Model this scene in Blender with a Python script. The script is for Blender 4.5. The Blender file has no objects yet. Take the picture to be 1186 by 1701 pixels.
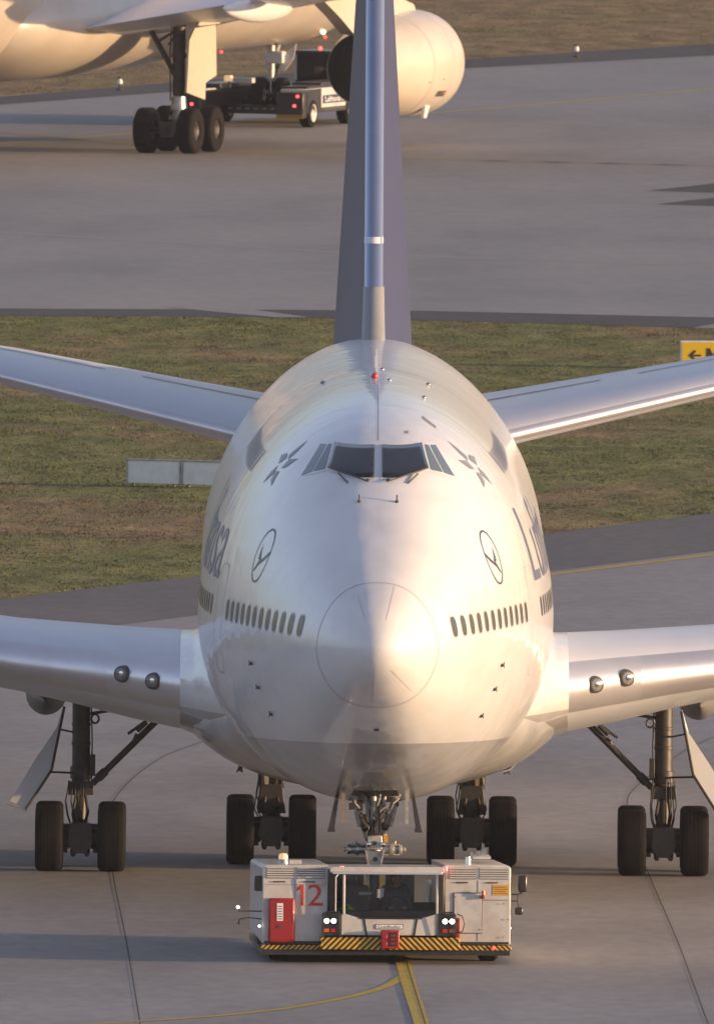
import bpy, bmesh, math, random
import numpy as np
from mathutils import Vector, Matrix, Quaternion
from math import sin, cos, pi, radians, sqrt
random.seed(7)
S = bpy.context.scene
COL = S.collection

# ------------------------------------------------------------------ camera
CAM_H = 35.2
cd = bpy.data.cameras.new('camera')
cam = bpy.data.objects.new('camera', cd); COL.objects.link(cam)
cd.sensor_fit = 'VERTICAL'; cd.sensor_height = 24.0
cd.lens = 53400.0 / 1701.0 * 24.0
cd.clip_start = 1.0; cd.clip_end = 30000.0
cam.location = (0, 0, CAM_H)
pitch = math.atan((850.5 + 1648.0) / 53400.0)
_m = Matrix.Rotation(pi / 2 - pitch, 4, 'X')
_f = (_m.to_3x3() @ Vector((0, 0, -1)))
cam.rotation_mode = 'QUATERNION'
cam.rotation_quaternion = Quaternion(_f, -0.0079) @ _m.to_quaternion()
cd.dof.use_dof = True; cd.dof.focus_distance = 585.0; cd.dof.aperture_fstop = 9.0
S.camera = cam
S.render.resolution_x = 713; S.render.resolution_y = 1024
S.render.engine = 'CYCLES'
S.cycles.max_bounces = 6; S.cycles.diffuse_bounces = 3; S.cycles.glossy_bounces = 3
S.cycles.sample_clamp_indirect = 6.0

# ------------------------------------------------------------------ sky, sun, exposure
SUN_EL, SUN_AZ = radians(4.8), radians(12.0)      # azimuth: from +X towards the camera side
world = bpy.data.worlds.new('World'); S.world = world; world.use_nodes = True
wn = world.node_tree.nodes; wl = world.node_tree.links
bgn = wn['Background']; bgn.inputs['Strength'].default_value = 0.15
sky = wn.new('ShaderNodeTexSky'); sky.sky_type = 'NISHITA'; sky.sun_disc = False
sky.sun_elevation = SUN_EL; sky.sun_rotation = radians(90) + SUN_AZ
sky.air_density = 1.0; sky.dust_density = 1.3; sky.ozone_density = 3.4
hs = wn.new('ShaderNodeHueSaturation'); hs.inputs['Saturation'].default_value = 0.62; wl.new(sky.outputs['Color'], hs.inputs['Color'])
tint = wn.new('ShaderNodeMix'); tint.data_type = 'RGBA'; tint.blend_type = 'MULTIPLY'; tint.inputs[0].default_value = 1.0
tint.inputs[7].default_value = (1.13, 0.985, 0.98, 1); wl.new(hs.outputs[0], tint.inputs[6]); wl.new(tint.outputs[2], bgn.inputs['Color'])
sd = bpy.data.lights.new('sun', 'SUN'); sd.energy = 2.7; sd.angle = radians(0.55); sd.color = (1.0, 0.65, 0.34)
sun = bpy.data.objects.new('sun', sd); COL.objects.link(sun)
_sv = Vector((cos(SUN_EL) * cos(SUN_AZ), -cos(SUN_EL) * sin(SUN_AZ), sin(SUN_EL)))
sun.rotation_euler = (-_sv).to_track_quat('-Z', 'Y').to_euler()
sun.location = (60, 560, 60)
S.view_settings.view_transform = 'Standard'; S.view_settings.look = 'None'
S.view_settings.exposure = 1.52; S.view_settings.gamma = 1.0
S.view_settings.use_curve_mapping = False

# ------------------------------------------------------------------ materials
def mat(name, col, rough=0.5, metal=0.0, coat=0.0, spec=0.5, var=None, vscale=3.0, vamt=0.5, emit=None, estr=0.0,
        streak=None, bump=0.0, bscale=40.0, crough=0.05, rvar=0.0):
    m = bpy.data.materials.new(name); m.use_nodes = True
    nt = m.node_tree; N = nt.nodes; L = nt.links; b = N['Principled BSDF']
    b.inputs['Base Color'].default_value = (*col, 1); b.inputs['Roughness'].default_value = rough
    b.inputs['Metallic'].default_value = metal; b.inputs['Coat Weight'].default_value = coat
    b.inputs['Coat Roughness'].default_value = crough
    b.inputs['Specular IOR Level'].default_value = spec
    if emit: b.inputs['Emission Color'].default_value = (*emit, 1); b.inputs['Emission Strength'].default_value = estr
    tc = N.new('ShaderNodeTexCoord')
    if var:
        mp = N.new('ShaderNodeMapping'); L.new(tc.outputs['Object'], mp.inputs['Vector'])
        if streak: mp.inputs['Scale'].default_value = streak
        n = N.new('ShaderNodeTexNoise'); n.inputs['Scale'].default_value = vscale; n.inputs['Detail'].default_value = 6
        n.inputs['Roughness'].default_value = 0.62
        L.new(mp.outputs[0], n.inputs['Vector'])
        r = N.new('ShaderNodeMapRange'); r.inputs[1].default_value = 0.42; r.inputs[2].default_value = 0.72
        r.inputs[3].default_value = 0; r.inputs[4].default_value = vamt
        L.new(n.outputs['Fac'], r.inputs[0])
        x = N.new('ShaderNodeMix'); x.data_type = 'RGBA'; x.inputs[6].default_value = (*col, 1); x.inputs[7].default_value = (*var, 1)
        L.new(r.outputs[0], x.inputs[0]); L.new(x.outputs[2], b.inputs['Base Color'])
        if rvar:
            rr = N.new('ShaderNodeMapRange'); rr.inputs[1].default_value = 0.3; rr.inputs[2].default_value = 0.75
            rr.inputs[3].default_value = rough; rr.inputs[4].default_value = rough + rvar
            L.new(n.outputs['Fac'], rr.inputs[0]); L.new(rr.outputs[0], b.inputs['Roughness'])
    if bump:
        n2 = N.new('ShaderNodeTexNoise'); n2.inputs['Scale'].default_value = bscale; n2.inputs['Detail'].default_value = 3
        L.new(tc.outputs['Object'], n2.inputs['Vector'])
        bp = N.new('ShaderNodeBump'); bp.inputs['Strength'].default_value = bump; bp.inputs['Distance'].default_value = 0.02
        L.new(n2.outputs['Fac'], bp.inputs['Height']); L.new(bp.outputs[0], b.inputs['Normal'])
    return m

def ramp(N, stops):
    r = N.new('ShaderNodeValToRGB'); e = r.color_ramp.elements
    while len(e) > 1: e.remove(e[0])
    e[0].position = stops[0][0]; e[0].color = (*stops[0][1], 1)
    for p, c in stops[1:]:
        k = e.new(p); k.color = (*c, 1)
    return r

M = {}
WHITE = (0.67, 0.675, 0.685)
M['paint_white'] = mat('white_paint', WHITE, 0.32, coat=0.55, var=(0.60, 0.59, 0.57), vscale=1.2, vamt=0.35, crough=0.08)
M['root_grey'] = mat('weathered_grey_paint', (0.24, 0.245, 0.26), 0.5, var=(0.2, 0.2, 0.2))
M['satin'] = mat('satin_metal', (0.66, 0.66, 0.68), 0.36, metal=0.65, var=(0.55, 0.55, 0.57), vscale=1.5)
M['fin_edge'] = mat('blue_grey_metal', (0.34, 0.40, 0.52), 0.34, metal=0.8, var=(0.28, 0.33, 0.43), vscale=1.0, streak=(1, 1, .2))
M['interior'] = mat('cab_interior_trim', (0.10, 0.105, 0.11), 0.7)
M['canoe'] = mat('shaded_grey_paint', (0.15, 0.15, 0.155), 0.5, var=(0.10, 0.10, 0.10), vscale=2)  # shade on the flap track fairings put into a darker grey
M['paint_grey'] = mat('grey_paint', (0.40, 0.41, 0.42), 0.35, coat=0.4, var=(0.28, 0.28, 0.28), vscale=1.5, vamt=0.4, crough=0.1)
M['wing_paint'] = mat('wing_paint', (0.60, 0.625, 0.68), 0.42, coat=0.12, var=(0.50, 0.52, 0.56), vscale=0.9, vamt=0.5, streak=(1, .25, 1))
M['alu'] = mat('bare_aluminium', (0.68, 0.67, 0.69), 0.46, metal=0.85, var=(0.58, 0.57, 0.59), vscale=1.2, vamt=0.5, streak=(2.0, .3, .3), rvar=0.06)
M['alu_dull'] = mat('dull_metal', (0.42, 0.42, 0.44), 0.36, metal=0.85, var=(0.22, 0.21, 0.20), vscale=8, vamt=0.8)
M['steel'] = mat('gear_steel', (0.50, 0.49, 0.47), 0.42, metal=0.3, var=(0.20, 0.18, 0.16), vscale=9, vamt=0.8)
M['warm_tan'] = mat('warm_tan_tone', (0.30, 0.22, 0.15), 0.5, var=(0.15, 0.1, 0.07), vscale=9)  # holds the warm sunlight on the left nose gear door
M['dark_steel'] = mat('dark_gear_metal', (0.058, 0.056, 0.06), 0.5, metal=0.3, var=(0.04, 0.036, 0.033), vscale=8, vamt=0.9)
M['chrome'] = mat('chromed_metal', (0.8, 0.8, 0.8), 0.12, metal=1.0)
M['black'] = mat('black_rubber', (0.02, 0.02, 0.022), 0.72, var=(0.035, 0.033, 0.032), vscale=7, vamt=0.7)
M['tyre'] = mat('tyre_rubber', (0.011, 0.0105, 0.0125), 0.85, spec=0.08, var=(0.016, 0.0145, 0.0155), vscale=5, vamt=0.8)
M['blackpaint'] = mat('black_paint', (0.022, 0.022, 0.024), 0.35, coat=0.2, var=(0.05, 0.047, 0.045), vscale=6, vamt=0.5)
M['line'] = mat('panel_gap', (0.22, 0.22, 0.24), 0.6)
M['fine_line'] = mat('fine_panel_gap', (0.36, 0.36, 0.38), 0.5)
M['lens'] = mat('landing_light_lens', (0.20, 0.20, 0.19), 0.15, coat=0.5, var=(0.10, 0.10, 0.10), vscale=14, vamt=0.8)
M['bezel'] = mat('light_bezel', (0.10, 0.095, 0.09), 0.45, metal=0.4)
M['dark_line'] = mat('dark_gap', (0.06, 0.06, 0.065), 0.6)
M['glass'] = mat('cockpit_glass', (0.010, 0.013, 0.018), 0.05, spec=0.55)
M['side_glass'] = mat('side_window_glass', (0.10, 0.145, 0.175), 0.08, spec=0.6)  # pale blue base stands in for sky reflected in the side panes
M['cabin_glass'] = mat('cabin_window_glass', (0.075, 0.07, 0.068), 0.25, spec=0.35)
M['navy'] = mat('navy_paint', (0.044, 0.052, 0.120), 0.45, spec=0.3, var=(0.054, 0.060, 0.12), vscale=1, vamt=0.5)
M['logo'] = mat('navy_print', (0.05, 0.055, 0.09), 0.4)
M['frame_grey'] = mat('window_surround', (0.40, 0.40, 0.40), 0.4)
M['faint'] = mat('skin_joint', (0.43, 0.43, 0.43), 0.4)
M['title'] = mat('blue_title_print', (0.10, 0.11, 0.19), 0.4)
M['emblem'] = mat('grey_blue_print', (0.19, 0.21, 0.25), 0.4)
M['red'] = mat('red_paint', (0.30, 0.016, 0.02), 0.4, coat=0.2, var=(0.26, 0.015, 0.02), vscale=6, vamt=0.5)
M['red_print'] = mat('red_print', (0.55, 0.035, 0.02), 0.5)
M['tug_white'] = mat('tug_white_paint', (0.54, 0.53, 0.51), 0.36, coat=0.3, var=(0.34, 0.31, 0.27), vscale=2.6, vamt=0.65)
M['tug_grey'] = mat('tug_grey_panel', (0.50, 0.50, 0.49), 0.45, var=(0.30, 0.29, 0.28), vscale=4, vamt=0.6)
M['label_yellow'] = mat('yellow_label', (0.62, 0.34, 0.04), 0.5, var=(0.4, 0.2, 0.03), vscale=30, vamt=0.6)
M['paper'] = mat('white_label', (0.75, 0.75, 0.74), 0.6)
M['hivis'] = mat('green_cloth', (0.10, 0.28, 0.03), 0.8)
M['skin'] = mat('skin', (0.66, 0.33, 0.20), 0.5)
M['cloth'] = mat('dark_cloth', (0.12, 0.14, 0.165), 0.85, bump=0.4)
M['hair'] = mat('hair', (0.03, 0.02, 0.012), 0.7)
M['seat'] = mat('seat_fabric', (0.14, 0.16, 0.18), 0.8)
M['lamp_white'] = mat('white_lamp', (0.9, 0.9, 0.9), 0.2, emit=(1.0, 0.98, 0.92), estr=3.2)
M['lamp_amber'] = mat('amber_lens', (0.65, 0.14, 0.01), 0.2, coat=1.0)
M['lamp_redlens'] = mat('red_lens', (0.5, 0.02, 0.01), 0.2, coat=1.0)
M['lamp_red'] = mat('red_lamp', (0.8, 0.05, 0.03), 0.2, emit=(1.0, 0.06, 0.07), estr=1.6)
M['lamp_red_dim'] = mat('red_lamp_dim', (0.7, 0.03, 0.02), 0.2, emit=(1.0, 0.05, 0.04), estr=1.2)
M['lamp_green'] = mat('green_lamp', (0.1, 0.8, 0.2), 0.2, emit=(0.25, 1.0, 0.30), estr=4.0)
M['lamp_orange'] = mat('orange_lamp', (0.75, 0.5, 0.28), 0.2, emit=(1.0, 0.6, 0.3), estr=0.2)
M['nacelle'] = mat('nacelle_paint', (0.52, 0.475, 0.41), 0.36, coat=0.4, var=(0.38, 0.31, 0.23), vscale=1.4, vamt=0.4, streak=(1, .5, .6))
M['beige'] = mat('pale_fuselage_paint', (0.45, 0.40, 0.34), 0.36, coat=0.3, var=(0.36, 0.31, 0.25), vscale=0.8, vamt=0.6)
M['sign_grey'] = mat('grey_sign_back', (0.78, 0.78, 0.74), 0.5, var=(0.62, 0.62, 0.58), vscale=5, vamt=0.6)
M['sign_yellow'] = mat('yellow_sign_face', (0.72, 0.46, 0.012), 0.45)
M['seal'] = mat('joint_seal', (0.045, 0.04, 0.04), 0.8)
M['clearglass'] = None

def clear_glass():
    m = bpy.data.materials.new('windscreen_glass'); m.use_nodes = True
    N = m.node_tree.nodes; L = m.node_tree.links
    out = N['Material Output']; N.remove(N['Principled BSDF'])
    t = N.new('ShaderNodeBsdfTransparent'); t.inputs[0].default_value = (0.92, 0.94, 0.95, 1)
    g = N.new('ShaderNodeBsdfGlossy'); g.inputs['Roughness'].default_value = 0.02
    f = N.new('ShaderNodeFresnel'); f.inputs[0].default_value = 1.5
    x = N.new('ShaderNodeMixShader'); L.new(f.outputs[0], x.inputs[0]); L.new(t.outputs[0], x.inputs[1]); L.new(g.outputs[0], x.inputs[2])
    L.new(x.outputs[0], out.inputs[0]); return m
M['clearglass'] = clear_glass()

def fuselage_mat(nm='fuselage_paint', slope=0.035, thr=4.09):
    m = mat(nm, WHITE, 0.30, coat=0.6, var=(0.54, 0.54, 0.54), vscale=1.0, vamt=0.6, streak=(1, .4, 1.6), crough=0.06)
    N = m.node_tree.nodes; L = m.node_tree.links; b = N['Principled BSDF']
    src = b.inputs['Base Color'].links[0].from_socket
    tc = N.new('ShaderNodeTexCoord'); sp = N.new('ShaderNodeSeparateXYZ'); L.new(tc.outputs['Object'], sp.inputs[0])
    a = N.new('ShaderNodeMath'); a.operation = 'MULTIPLY_ADD'; L.new(sp.outputs['Y'], a.inputs[0])
    a.inputs[1].default_value = slope; L.new(sp.outputs['Z'], a.inputs[2])
    lt = N.new('ShaderNodeMath'); lt.operation = 'LESS_THAN'; L.new(a.outputs[0], lt.inputs[0]); lt.inputs[1].default_value = thr
    x = N.new('ShaderNodeMix'); x.data_type = 'RGBA'; L.new(lt.outputs[0], x.inputs[0]); L.new(src, x.inputs[6])
    n = N.new('ShaderNodeTexNoise'); n.inputs['Scale'].default_value = 1.6; n.inputs['Detail'].default_value = 6
    L.new(tc.outputs['Object'], n.inputs['Vector'])
    r = ramp(N, [(0.3, (0.31, 0.315, 0.32)), (0.7, (0.42, 0.425, 0.43))]); L.new(n.outputs['Fac'], r.inputs[0])
    L.new(r.outputs[0], x.inputs[7]); L.new(x.outputs[2], b.inputs['Base Color'])
    # soft waviness of the skin between frames
    n3 = N.new('ShaderNodeTexNoise'); n3.inputs['Scale'].default_value = 1.6; n3.inputs['Detail'].default_value = 1
    L.new(tc.outputs['Object'], n3.inputs['Vector'])
    bp = N.new('ShaderNodeBump'); bp.inputs['Strength'].default_value = 0.30; bp.inputs['Distance'].default_value = 0.06
    L.new(n3.outputs['Fac'], bp.inputs['Height']); L.new(bp.outputs[0], b.inputs['Normal']); L.new(bp.outputs[0], b.inputs['Coat Normal'])
    return m
M['fuselage'] = fuselage_mat()
M['fairing'] = fuselage_mat('fairing_paint', 0.0, 3.70)

def hazard_mat(name, pitch=0.108, absx=True, slope=1.0):
    m = mat(name, (0.7, 0.42, 0.02), 0.45)
    N = m.node_tree.nodes; L = m.node_tree.links; b = N['Principled BSDF']
    tc = N.new('ShaderNodeTexCoord'); sp = N.new('ShaderNodeSeparateXYZ'); L.new(tc.outputs['Object'], sp.inputs[0])
    a = N.new('ShaderNodeMath'); a.operation = 'ABSOLUTE' if absx else 'ADD'; L.new(sp.outputs['X'], a.inputs[0])
    if not absx: a.inputs[1].default_value = 5.0
    c = N.new('ShaderNodeMath'); c.operation = 'MULTIPLY_ADD'; L.new(sp.outputs['Z'], c.inputs[0]); c.inputs[1].default_value = slope; L.new(a.outputs[0], c.inputs[2])
    d = N.new('ShaderNodeMath'); d.operation = 'DIVIDE'; L.new(c.outputs[0], d.inputs[0]); d.inputs[1].default_value = pitch
    e = N.new('ShaderNodeMath'); e.operation = 'FRACT'; L.new(d.outputs[0], e.inputs[0])
    g = N.new('ShaderNodeMath'); g.operation = 'GREATER_THAN'; L.new(e.outputs[0], g.inputs[0]); g.inputs[1].default_value = 0.5
    n = N.new('ShaderNodeTexNoise'); n.inputs['Scale'].default_value = 9; L.new(tc.outputs['Object'], n.inputs['Vector'])
    r = ramp(N, [(0.35, (0.50, 0.28, 0.02)), (0.65, (0.66, 0.40, 0.03))]); L.new(n.outputs['Fac'], r.inputs[0])
    x = N.new('ShaderNodeMix'); x.data_type = 'RGBA'; L.new(g.outputs[0], x.inputs[0]); L.new(r.outputs[0], x.inputs[6])
    x.inputs[7].default_value = (0.018, 0.018, 0.02, 1); L.new(x.outputs[2], b.inputs['Base Color'])
    return m
M['hazard'] = hazard_mat('hazard_stripes')
M['hazard_small'] = hazard_mat('fine_hazard_stripes', 0.09)

def ground_mat(name, stops, scale, rough=0.85, fine=30.0, fineamt=0.25, stretch=(1, 1, 1), big=None):
    """surface of large soft patches, finer grain and faint long marks"""
    m = bpy.data.materials.new(name); m.use_nodes = True
    N = m.node_tree.nodes; L = m.node_tree.links; b = N['Principled BSDF']
    b.inputs['Roughness'].default_value = rough; b.inputs['Specular IOR Level'].default_value = 0.3
    tc = N.new('ShaderNodeTexCoord'); mp = N.new('ShaderNodeMapping'); L.new(tc.outputs['Object'], mp.inputs['Vector'])
    mp.inputs['Scale'].default_value = stretch
    n = N.new('ShaderNodeTexNoise'); n.inputs['Scale'].default_value = scale; n.inputs['Detail'].default_value = 8; n.inputs['Roughness'].default_value = 0.6
    L.new(mp.outputs[0], n.inputs['Vector'])
    r = ramp(N, stops); L.new(n.outputs['Fac'], r.inputs[0])
    f = N.new('ShaderNodeTexNoise'); f.inputs['Scale'].default_value = fine; f.inputs['Detail'].default_value = 4
    L.new(mp.outputs[0], f.inputs['Vector'])
    fr = N.new('ShaderNodeMapRange'); fr.inputs[1].default_value = 0.3; fr.inputs[2].default_value = 0.7
    fr.inputs[3].default_value = 1 - fineamt; fr.inputs[4].default_value = 1 + fineamt
    L.new(f.outputs['Fac'], fr.inputs[0])
    v = N.new('ShaderNodeVectorMath'); v.operation = 'SCALE'; L.new(r.outputs[0], v.inputs[0]); L.new(fr.outputs[0], v.inputs['Scale'])
    L.new(v.outputs[0], b.inputs['Base Color'])
    bp = N.new('ShaderNodeBump'); bp.inputs['Strength'].default_value = 0.25; bp.inputs['Distance'].default_value = 0.01
    L.new(f.outputs['Fac'], bp.inputs['Height']); L.new(bp.outputs[0], b.inputs['Normal'])
    return m
M['concrete'] = ground_mat('concrete', [(0.3, (0.215, 0.198, 0.188)), (0.5, (0.262, 0.245, 0.232)), (0.7, (0.31, 0.29, 0.272))], 0.22, fine=3.0, fineamt=0.09, stretch=(1, .35, 1))
M['concrete_far'] = ground_mat('worn_concrete', [(0.3, (0.20, 0.188, 0.178)), (0.5, (0.255, 0.242, 0.228)), (0.7, (0.295, 0.272, 0.25))], 0.12, fine=2.0, fineamt=0.06, stretch=(1, .30, 1))
M['asphalt'] = ground_mat('asphalt', [(0.3, (0.105, 0.095, 0.09)), (0.7, (0.15, 0.135, 0.125))], 0.25, fine=3.0, fineamt=0.12, stretch=(1, .3, 1))
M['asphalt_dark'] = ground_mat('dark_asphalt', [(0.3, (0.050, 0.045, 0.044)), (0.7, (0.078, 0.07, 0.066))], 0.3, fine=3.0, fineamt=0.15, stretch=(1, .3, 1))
M['yellow_line'] = ground_mat('worn_yellow_marking', [(0.3, (0.36, 0.26, 0.055)), (0.6, (0.50, 0.35, 0.05))], 2.0, rough=0.7, fine=12, fineamt=0.15)
M['yellow_faint'] = ground_mat('faded_marking', [(0.35, (0.24, 0.205, 0.15)), (0.7, (0.36, 0.28, 0.13))], 0.6, rough=0.8, fine=6, fineamt=0.1, stretch=(.3, .6, 1))
M['pale_line'] = ground_mat('faded_pale_marking', [(0.3, (0.27, 0.25, 0.225)), (0.7, (0.33, 0.30, 0.26))], 1.0, rough=0.8, fine=6, fineamt=0.1)

def grass_mat(name, brown=0.5):
    m = bpy.data.materials.new(name); m.use_nodes = True
    N = m.node_tree.nodes; L = m.node_tree.links; b = N['Principled BSDF']
    b.inputs['Roughness'].default_value = 0.9; b.inputs['Specular IOR Level'].default_value = 0.15
    tc = N.new('ShaderNodeTexCoord'); sc = N.new('ShaderNodeVectorMath'); sc.operation = 'MULTIPLY'; sc.inputs[1].default_value = (1, .30, 0)
    L.new(tc.outputs['Object'], sc.inputs[0])
    def noise(s, d, off):
        a = N.new('ShaderNodeVectorMath'); a.operation = 'ADD'; a.inputs[1].default_value = (off, off * 1.7, 0); L.new(sc.outputs[0], a.inputs[0])
        n = N.new('ShaderNodeTexNoise'); n.inputs['Scale'].default_value = s; n.inputs['Detail'].default_value = d; n.inputs['Roughness'].default_value = 0.65
        L.new(a.outputs[0], n.inputs['Vector']); return n
    n1 = noise(0.8, 6, 3.0); n2 = noise(0.15, 5, 31.0); n3 = noise(6.0, 4, 77.0)
    green = ramp(N, [(0.34, (0.060, 0.074, 0.031)), (0.5, (0.098, 0.114, 0.044)), (0.66, (0.142, 0.150, 0.066))]); L.new(n1.outputs['Fac'], green.inputs[0])
    dry = ramp(N, [(0.32, (0.095, 0.079, 0.048)), (0.5, (0.135, 0.110, 0.066)), (0.68, (0.215, 0.162, 0.098))]); L.new(n1.outputs['Fac'], dry.inputs[0])
    mr = N.new('ShaderNodeMapRange'); mr.inputs[1].default_value = 0.57 - 0.22 * brown; mr.inputs[2].default_value = 0.70 - 0.22 * brown
    L.new(n2.outputs['Fac'], mr.inputs[0])
    add = N.new('ShaderNodeMath'); add.operation = 'MULTIPLY_ADD'; L.new(n3.outputs['Fac'], add.inputs[0]); add.inputs[1].default_value = 0.30; add.inputs[2].default_value = -0.14
    su = N.new('ShaderNodeMath'); su.operation = 'ADD'; su.use_clamp = True; L.new(mr.outputs[0], su.inputs[0]); L.new(add.outputs[0], su.inputs[1])
    x = N.new('ShaderNodeMix'); x.data_type = 'RGBA'; L.new(su.outputs[0], x.inputs[0]); L.new(green.outputs[0], x.inputs[6]); L.new(dry.outputs[0], x.inputs[7])
    L.new(x.outputs[2], b.inputs['Base Color'])
    # blades share the turf's mean direction, as dense grass scatters light
    ge = N.new('ShaderNodeNewGeometry'); a1 = N.new('ShaderNodeVectorMath'); a1.operation = 'SCALE'; a1.inputs['Scale'].default_value = 0.35; L.new(ge.outputs['Normal'], a1.inputs[0])
    a2 = N.new('ShaderNodeVectorMath'); a2.operation = 'ADD'; L.new(a1.outputs[0], a2.inputs[0]); a2.inputs[1].default_value = (0.25, -0.05, 0.6)
    a3 = N.new('ShaderNodeVectorMath'); a3.operation = 'NORMALIZE'; L.new(a2.outputs[0], a3.inputs[0]); L.new(a3.outputs[0], b.inputs['Normal'])
    return m
M['grass'] = grass_mat('grass', 0.46)
M['grass_far'] = grass_mat('dry_grass', 1.15)

# ------------------------------------------------------------------ mesh helpers
class MB:
    def __init__(s): s.v = []; s.f = []
    def add(s, vs, fs):
        o = len(s.v); s.v += [tuple(p) for p in vs]; s.f += [tuple(i + o for i in f) for f in fs]; return s
    def box(s, x0, x1, y0, y1, z0, z1, m=None):
        vs = [Vector((x, y, z)) for z in (z0, z1) for y in (y0, y1) for x in (x0, x1)]
        if m: vs = [m @ p for p in vs]
        return s.add(vs, [(0, 2, 3, 1), (4, 5, 7, 6), (0, 1, 5, 4), (2, 6, 7, 3), (0, 4, 6, 2), (1, 3, 7, 5)])
    def cyl(s, p0, p1, r0, r1=None, n=16, caps=True):
        p0, p1 = Vector(p0), Vector(p1); r1 = r0 if r1 is None else r1
        d = (p1 - p0).normalized(); a = d.orthogonal().normalized(); b = d.cross(a)
        vs = [p + (a * cos(2 * pi * k / n) + b * sin(2 * pi * k / n)) * r for p, r in ((p0, r0), (p1, r1)) for k in range(n)]
        fs = [(k, (k + 1) % n, n + (k + 1) % n, n + k) for k in range(n)]
        if caps: fs += [tuple(range(n - 1, -1, -1)), tuple(range(n, 2 * n))]
        return s.add(vs, fs)
    def tube(s, pts, r, n=8):
        for a, b in zip(pts, pts[1:]): s.cyl(a, b, r, r, n)
        return s
    def lathe(s, prof, o, ax, n=24):
        """prof: (radius, distance along ax)"""
        o, ax = Vector(o), Vector(ax).normalized(); a = ax.orthogonal().normalized(); b = ax.cross(a)
        vs = []; fs = []
        for r, h in prof:
            vs += [o + ax * h + (a * cos(2 * pi * k / n) + b * sin(2 * pi * k / n)) * r for k in range(n)]
        for i in range(len(prof) - 1):
            for k in range(n):
                fs.append((i * n + k, i * n + (k + 1) % n, (i + 1) * n + (k + 1) % n, (i + 1) * n + k))
        return s.add(vs, fs)
    def loft(s, rings, closed=True, caps=True):
        n = len(rings[0]); vs = [p for r in rings for p in r]; fs = []
        for i in range(len(rings) - 1):
            for k in range(n if closed else n - 1):
                j = (k + 1) % n; fs.append((i * n + k, i * n + j, (i + 1) * n + j, (i + 1) * n + k))
        if caps and closed: fs += [tuple(range(n - 1, -1, -1)), tuple(range((len(rings) - 1) * n, len(rings) * n))]
        return s.add(vs, fs)
    def prism(s, poly, lo, hi, axis='y'):
        """poly in the plane across axis, pushed from lo to hi"""
        def P(a, b, c): return {'y': (a, c, b), 'x': (c, a, b), 'z': (a, b, c)}[axis]
        n = len(poly); vs = [P(a, b, lo) for a, b in poly] + [P(a, b, hi) for a, b in poly]
        return s.add(vs, [tuple(range(n)), tuple(range(2 * n - 1, n - 1, -1))] + [(k, k + n, (k + 1) % n + n, (k + 1) % n) for k in range(n)])
    def sphere(s, c, rx, ry=None, rz=None, nu=16, nv=10):
        ry = ry or rx; rz = rz or rx; c = Vector(c)
        rings = []
        for i in range(nv + 1):
            t = pi * i / nv; r = max(sin(t), 0.01)
            rings.append([c + Vector((rx * r * cos(2 * pi * k / nu), ry * r * sin(2 * pi * k / nu), rz * cos(t))) for k in range(nu)])
        return s.loft(rings)
    def mesh(s, name, m):
        me = bpy.data.meshes.new(name); me.from_pydata([tuple(p) for p in s.v], [], s.f)
        bm = bmesh.new(); bm.from_mesh(me); bmesh.ops.recalc_face_normals(bm, faces=bm.faces); bm.to_mesh(me); bm.free()
        me.materials.append(M[m] if isinstance(m, str) else m); return me
    def build(s, name, m, parent=None, smooth=True, ang=35, bevel=0.0, flip=False):
        me = s.mesh(name, m)
        if smooth:
            me.shade_smooth(); me.set_sharp_from_angle(angle=radians(ang))
        o = bpy.data.objects.new(name, me); COL.objects.link(o)
        if parent: o.parent = parent
        if bevel:
            b = o.modifiers.new('bevel', 'BEVEL'); b.width = bevel; b.segments = 2; b.limit_method = 'ANGLE'
        return o

def tag(o, label=None, cat=None, group=None, kind=None):
    for k, v in (('label', label), ('category', cat), ('group', group), ('kind', kind)):
        if v: o[k] = v
    return o
def empty(name, loc, rz=0.0):
    o = bpy.data.objects.new(name, None); COL.objects.link(o); o.location = loc; o.rotation_euler = (0, 0, rz); return o
def copy_tree(o, parent=None):
    c = o.copy(); COL.objects.link(c)
    if parent: c.parent = parent
    for ch in list(o.children): copy_tree(ch, c)
    return c

def text_bm(txt, size, res=3, font_shear=0.0):
    cu = bpy.data.curves.new('t', 'FONT'); cu.body = txt; cu.size = size; cu.resolution_u = res; cu.align_x = 'LEFT'
    o = bpy.data.objects.new('t', cu); COL.objects.link(o)
    dg = bpy.context.evaluated_depsgraph_get(); me = bpy.data.meshes.new_from_object(o.evaluated_get(dg))
    bm = bmesh.new(); bm.from_mesh(me); bpy.data.objects.remove(o); bpy.data.meshes.remove(me); bpy.data.curves.remove(cu)
    return bm
def put_text(name, txt, width, height, m, origin, parent, xdir=(1, 0, 0), zdir=(0, 0, 1), bold=0.0):
    """flat lettering, lower left corner at origin, fitted to width x height"""
    bm = text_bm(txt, 1.0); xs = [v.co.x for v in bm.verts]; ys = [v.co.y for v in bm.verts]
    x0, x1, y0, y1 = min(xs), max(xs), min(ys), max(ys); X, Z, O = Vector(xdir), Vector(zdir), Vector(origin)
    for v in bm.verts:
        v.co = O + X * ((v.co.x - x0) / (x1 - x0) * width) + Z * ((v.co.y - y0) / (y1 - y0) * height)
    me = bpy.data.meshes.new(name); bm.to_mesh(me); bm.free(); me.materials.append(M[m])
    o = bpy.data.objects.new(name, me); COL.objects.link(o); o.parent = parent; return o

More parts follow.
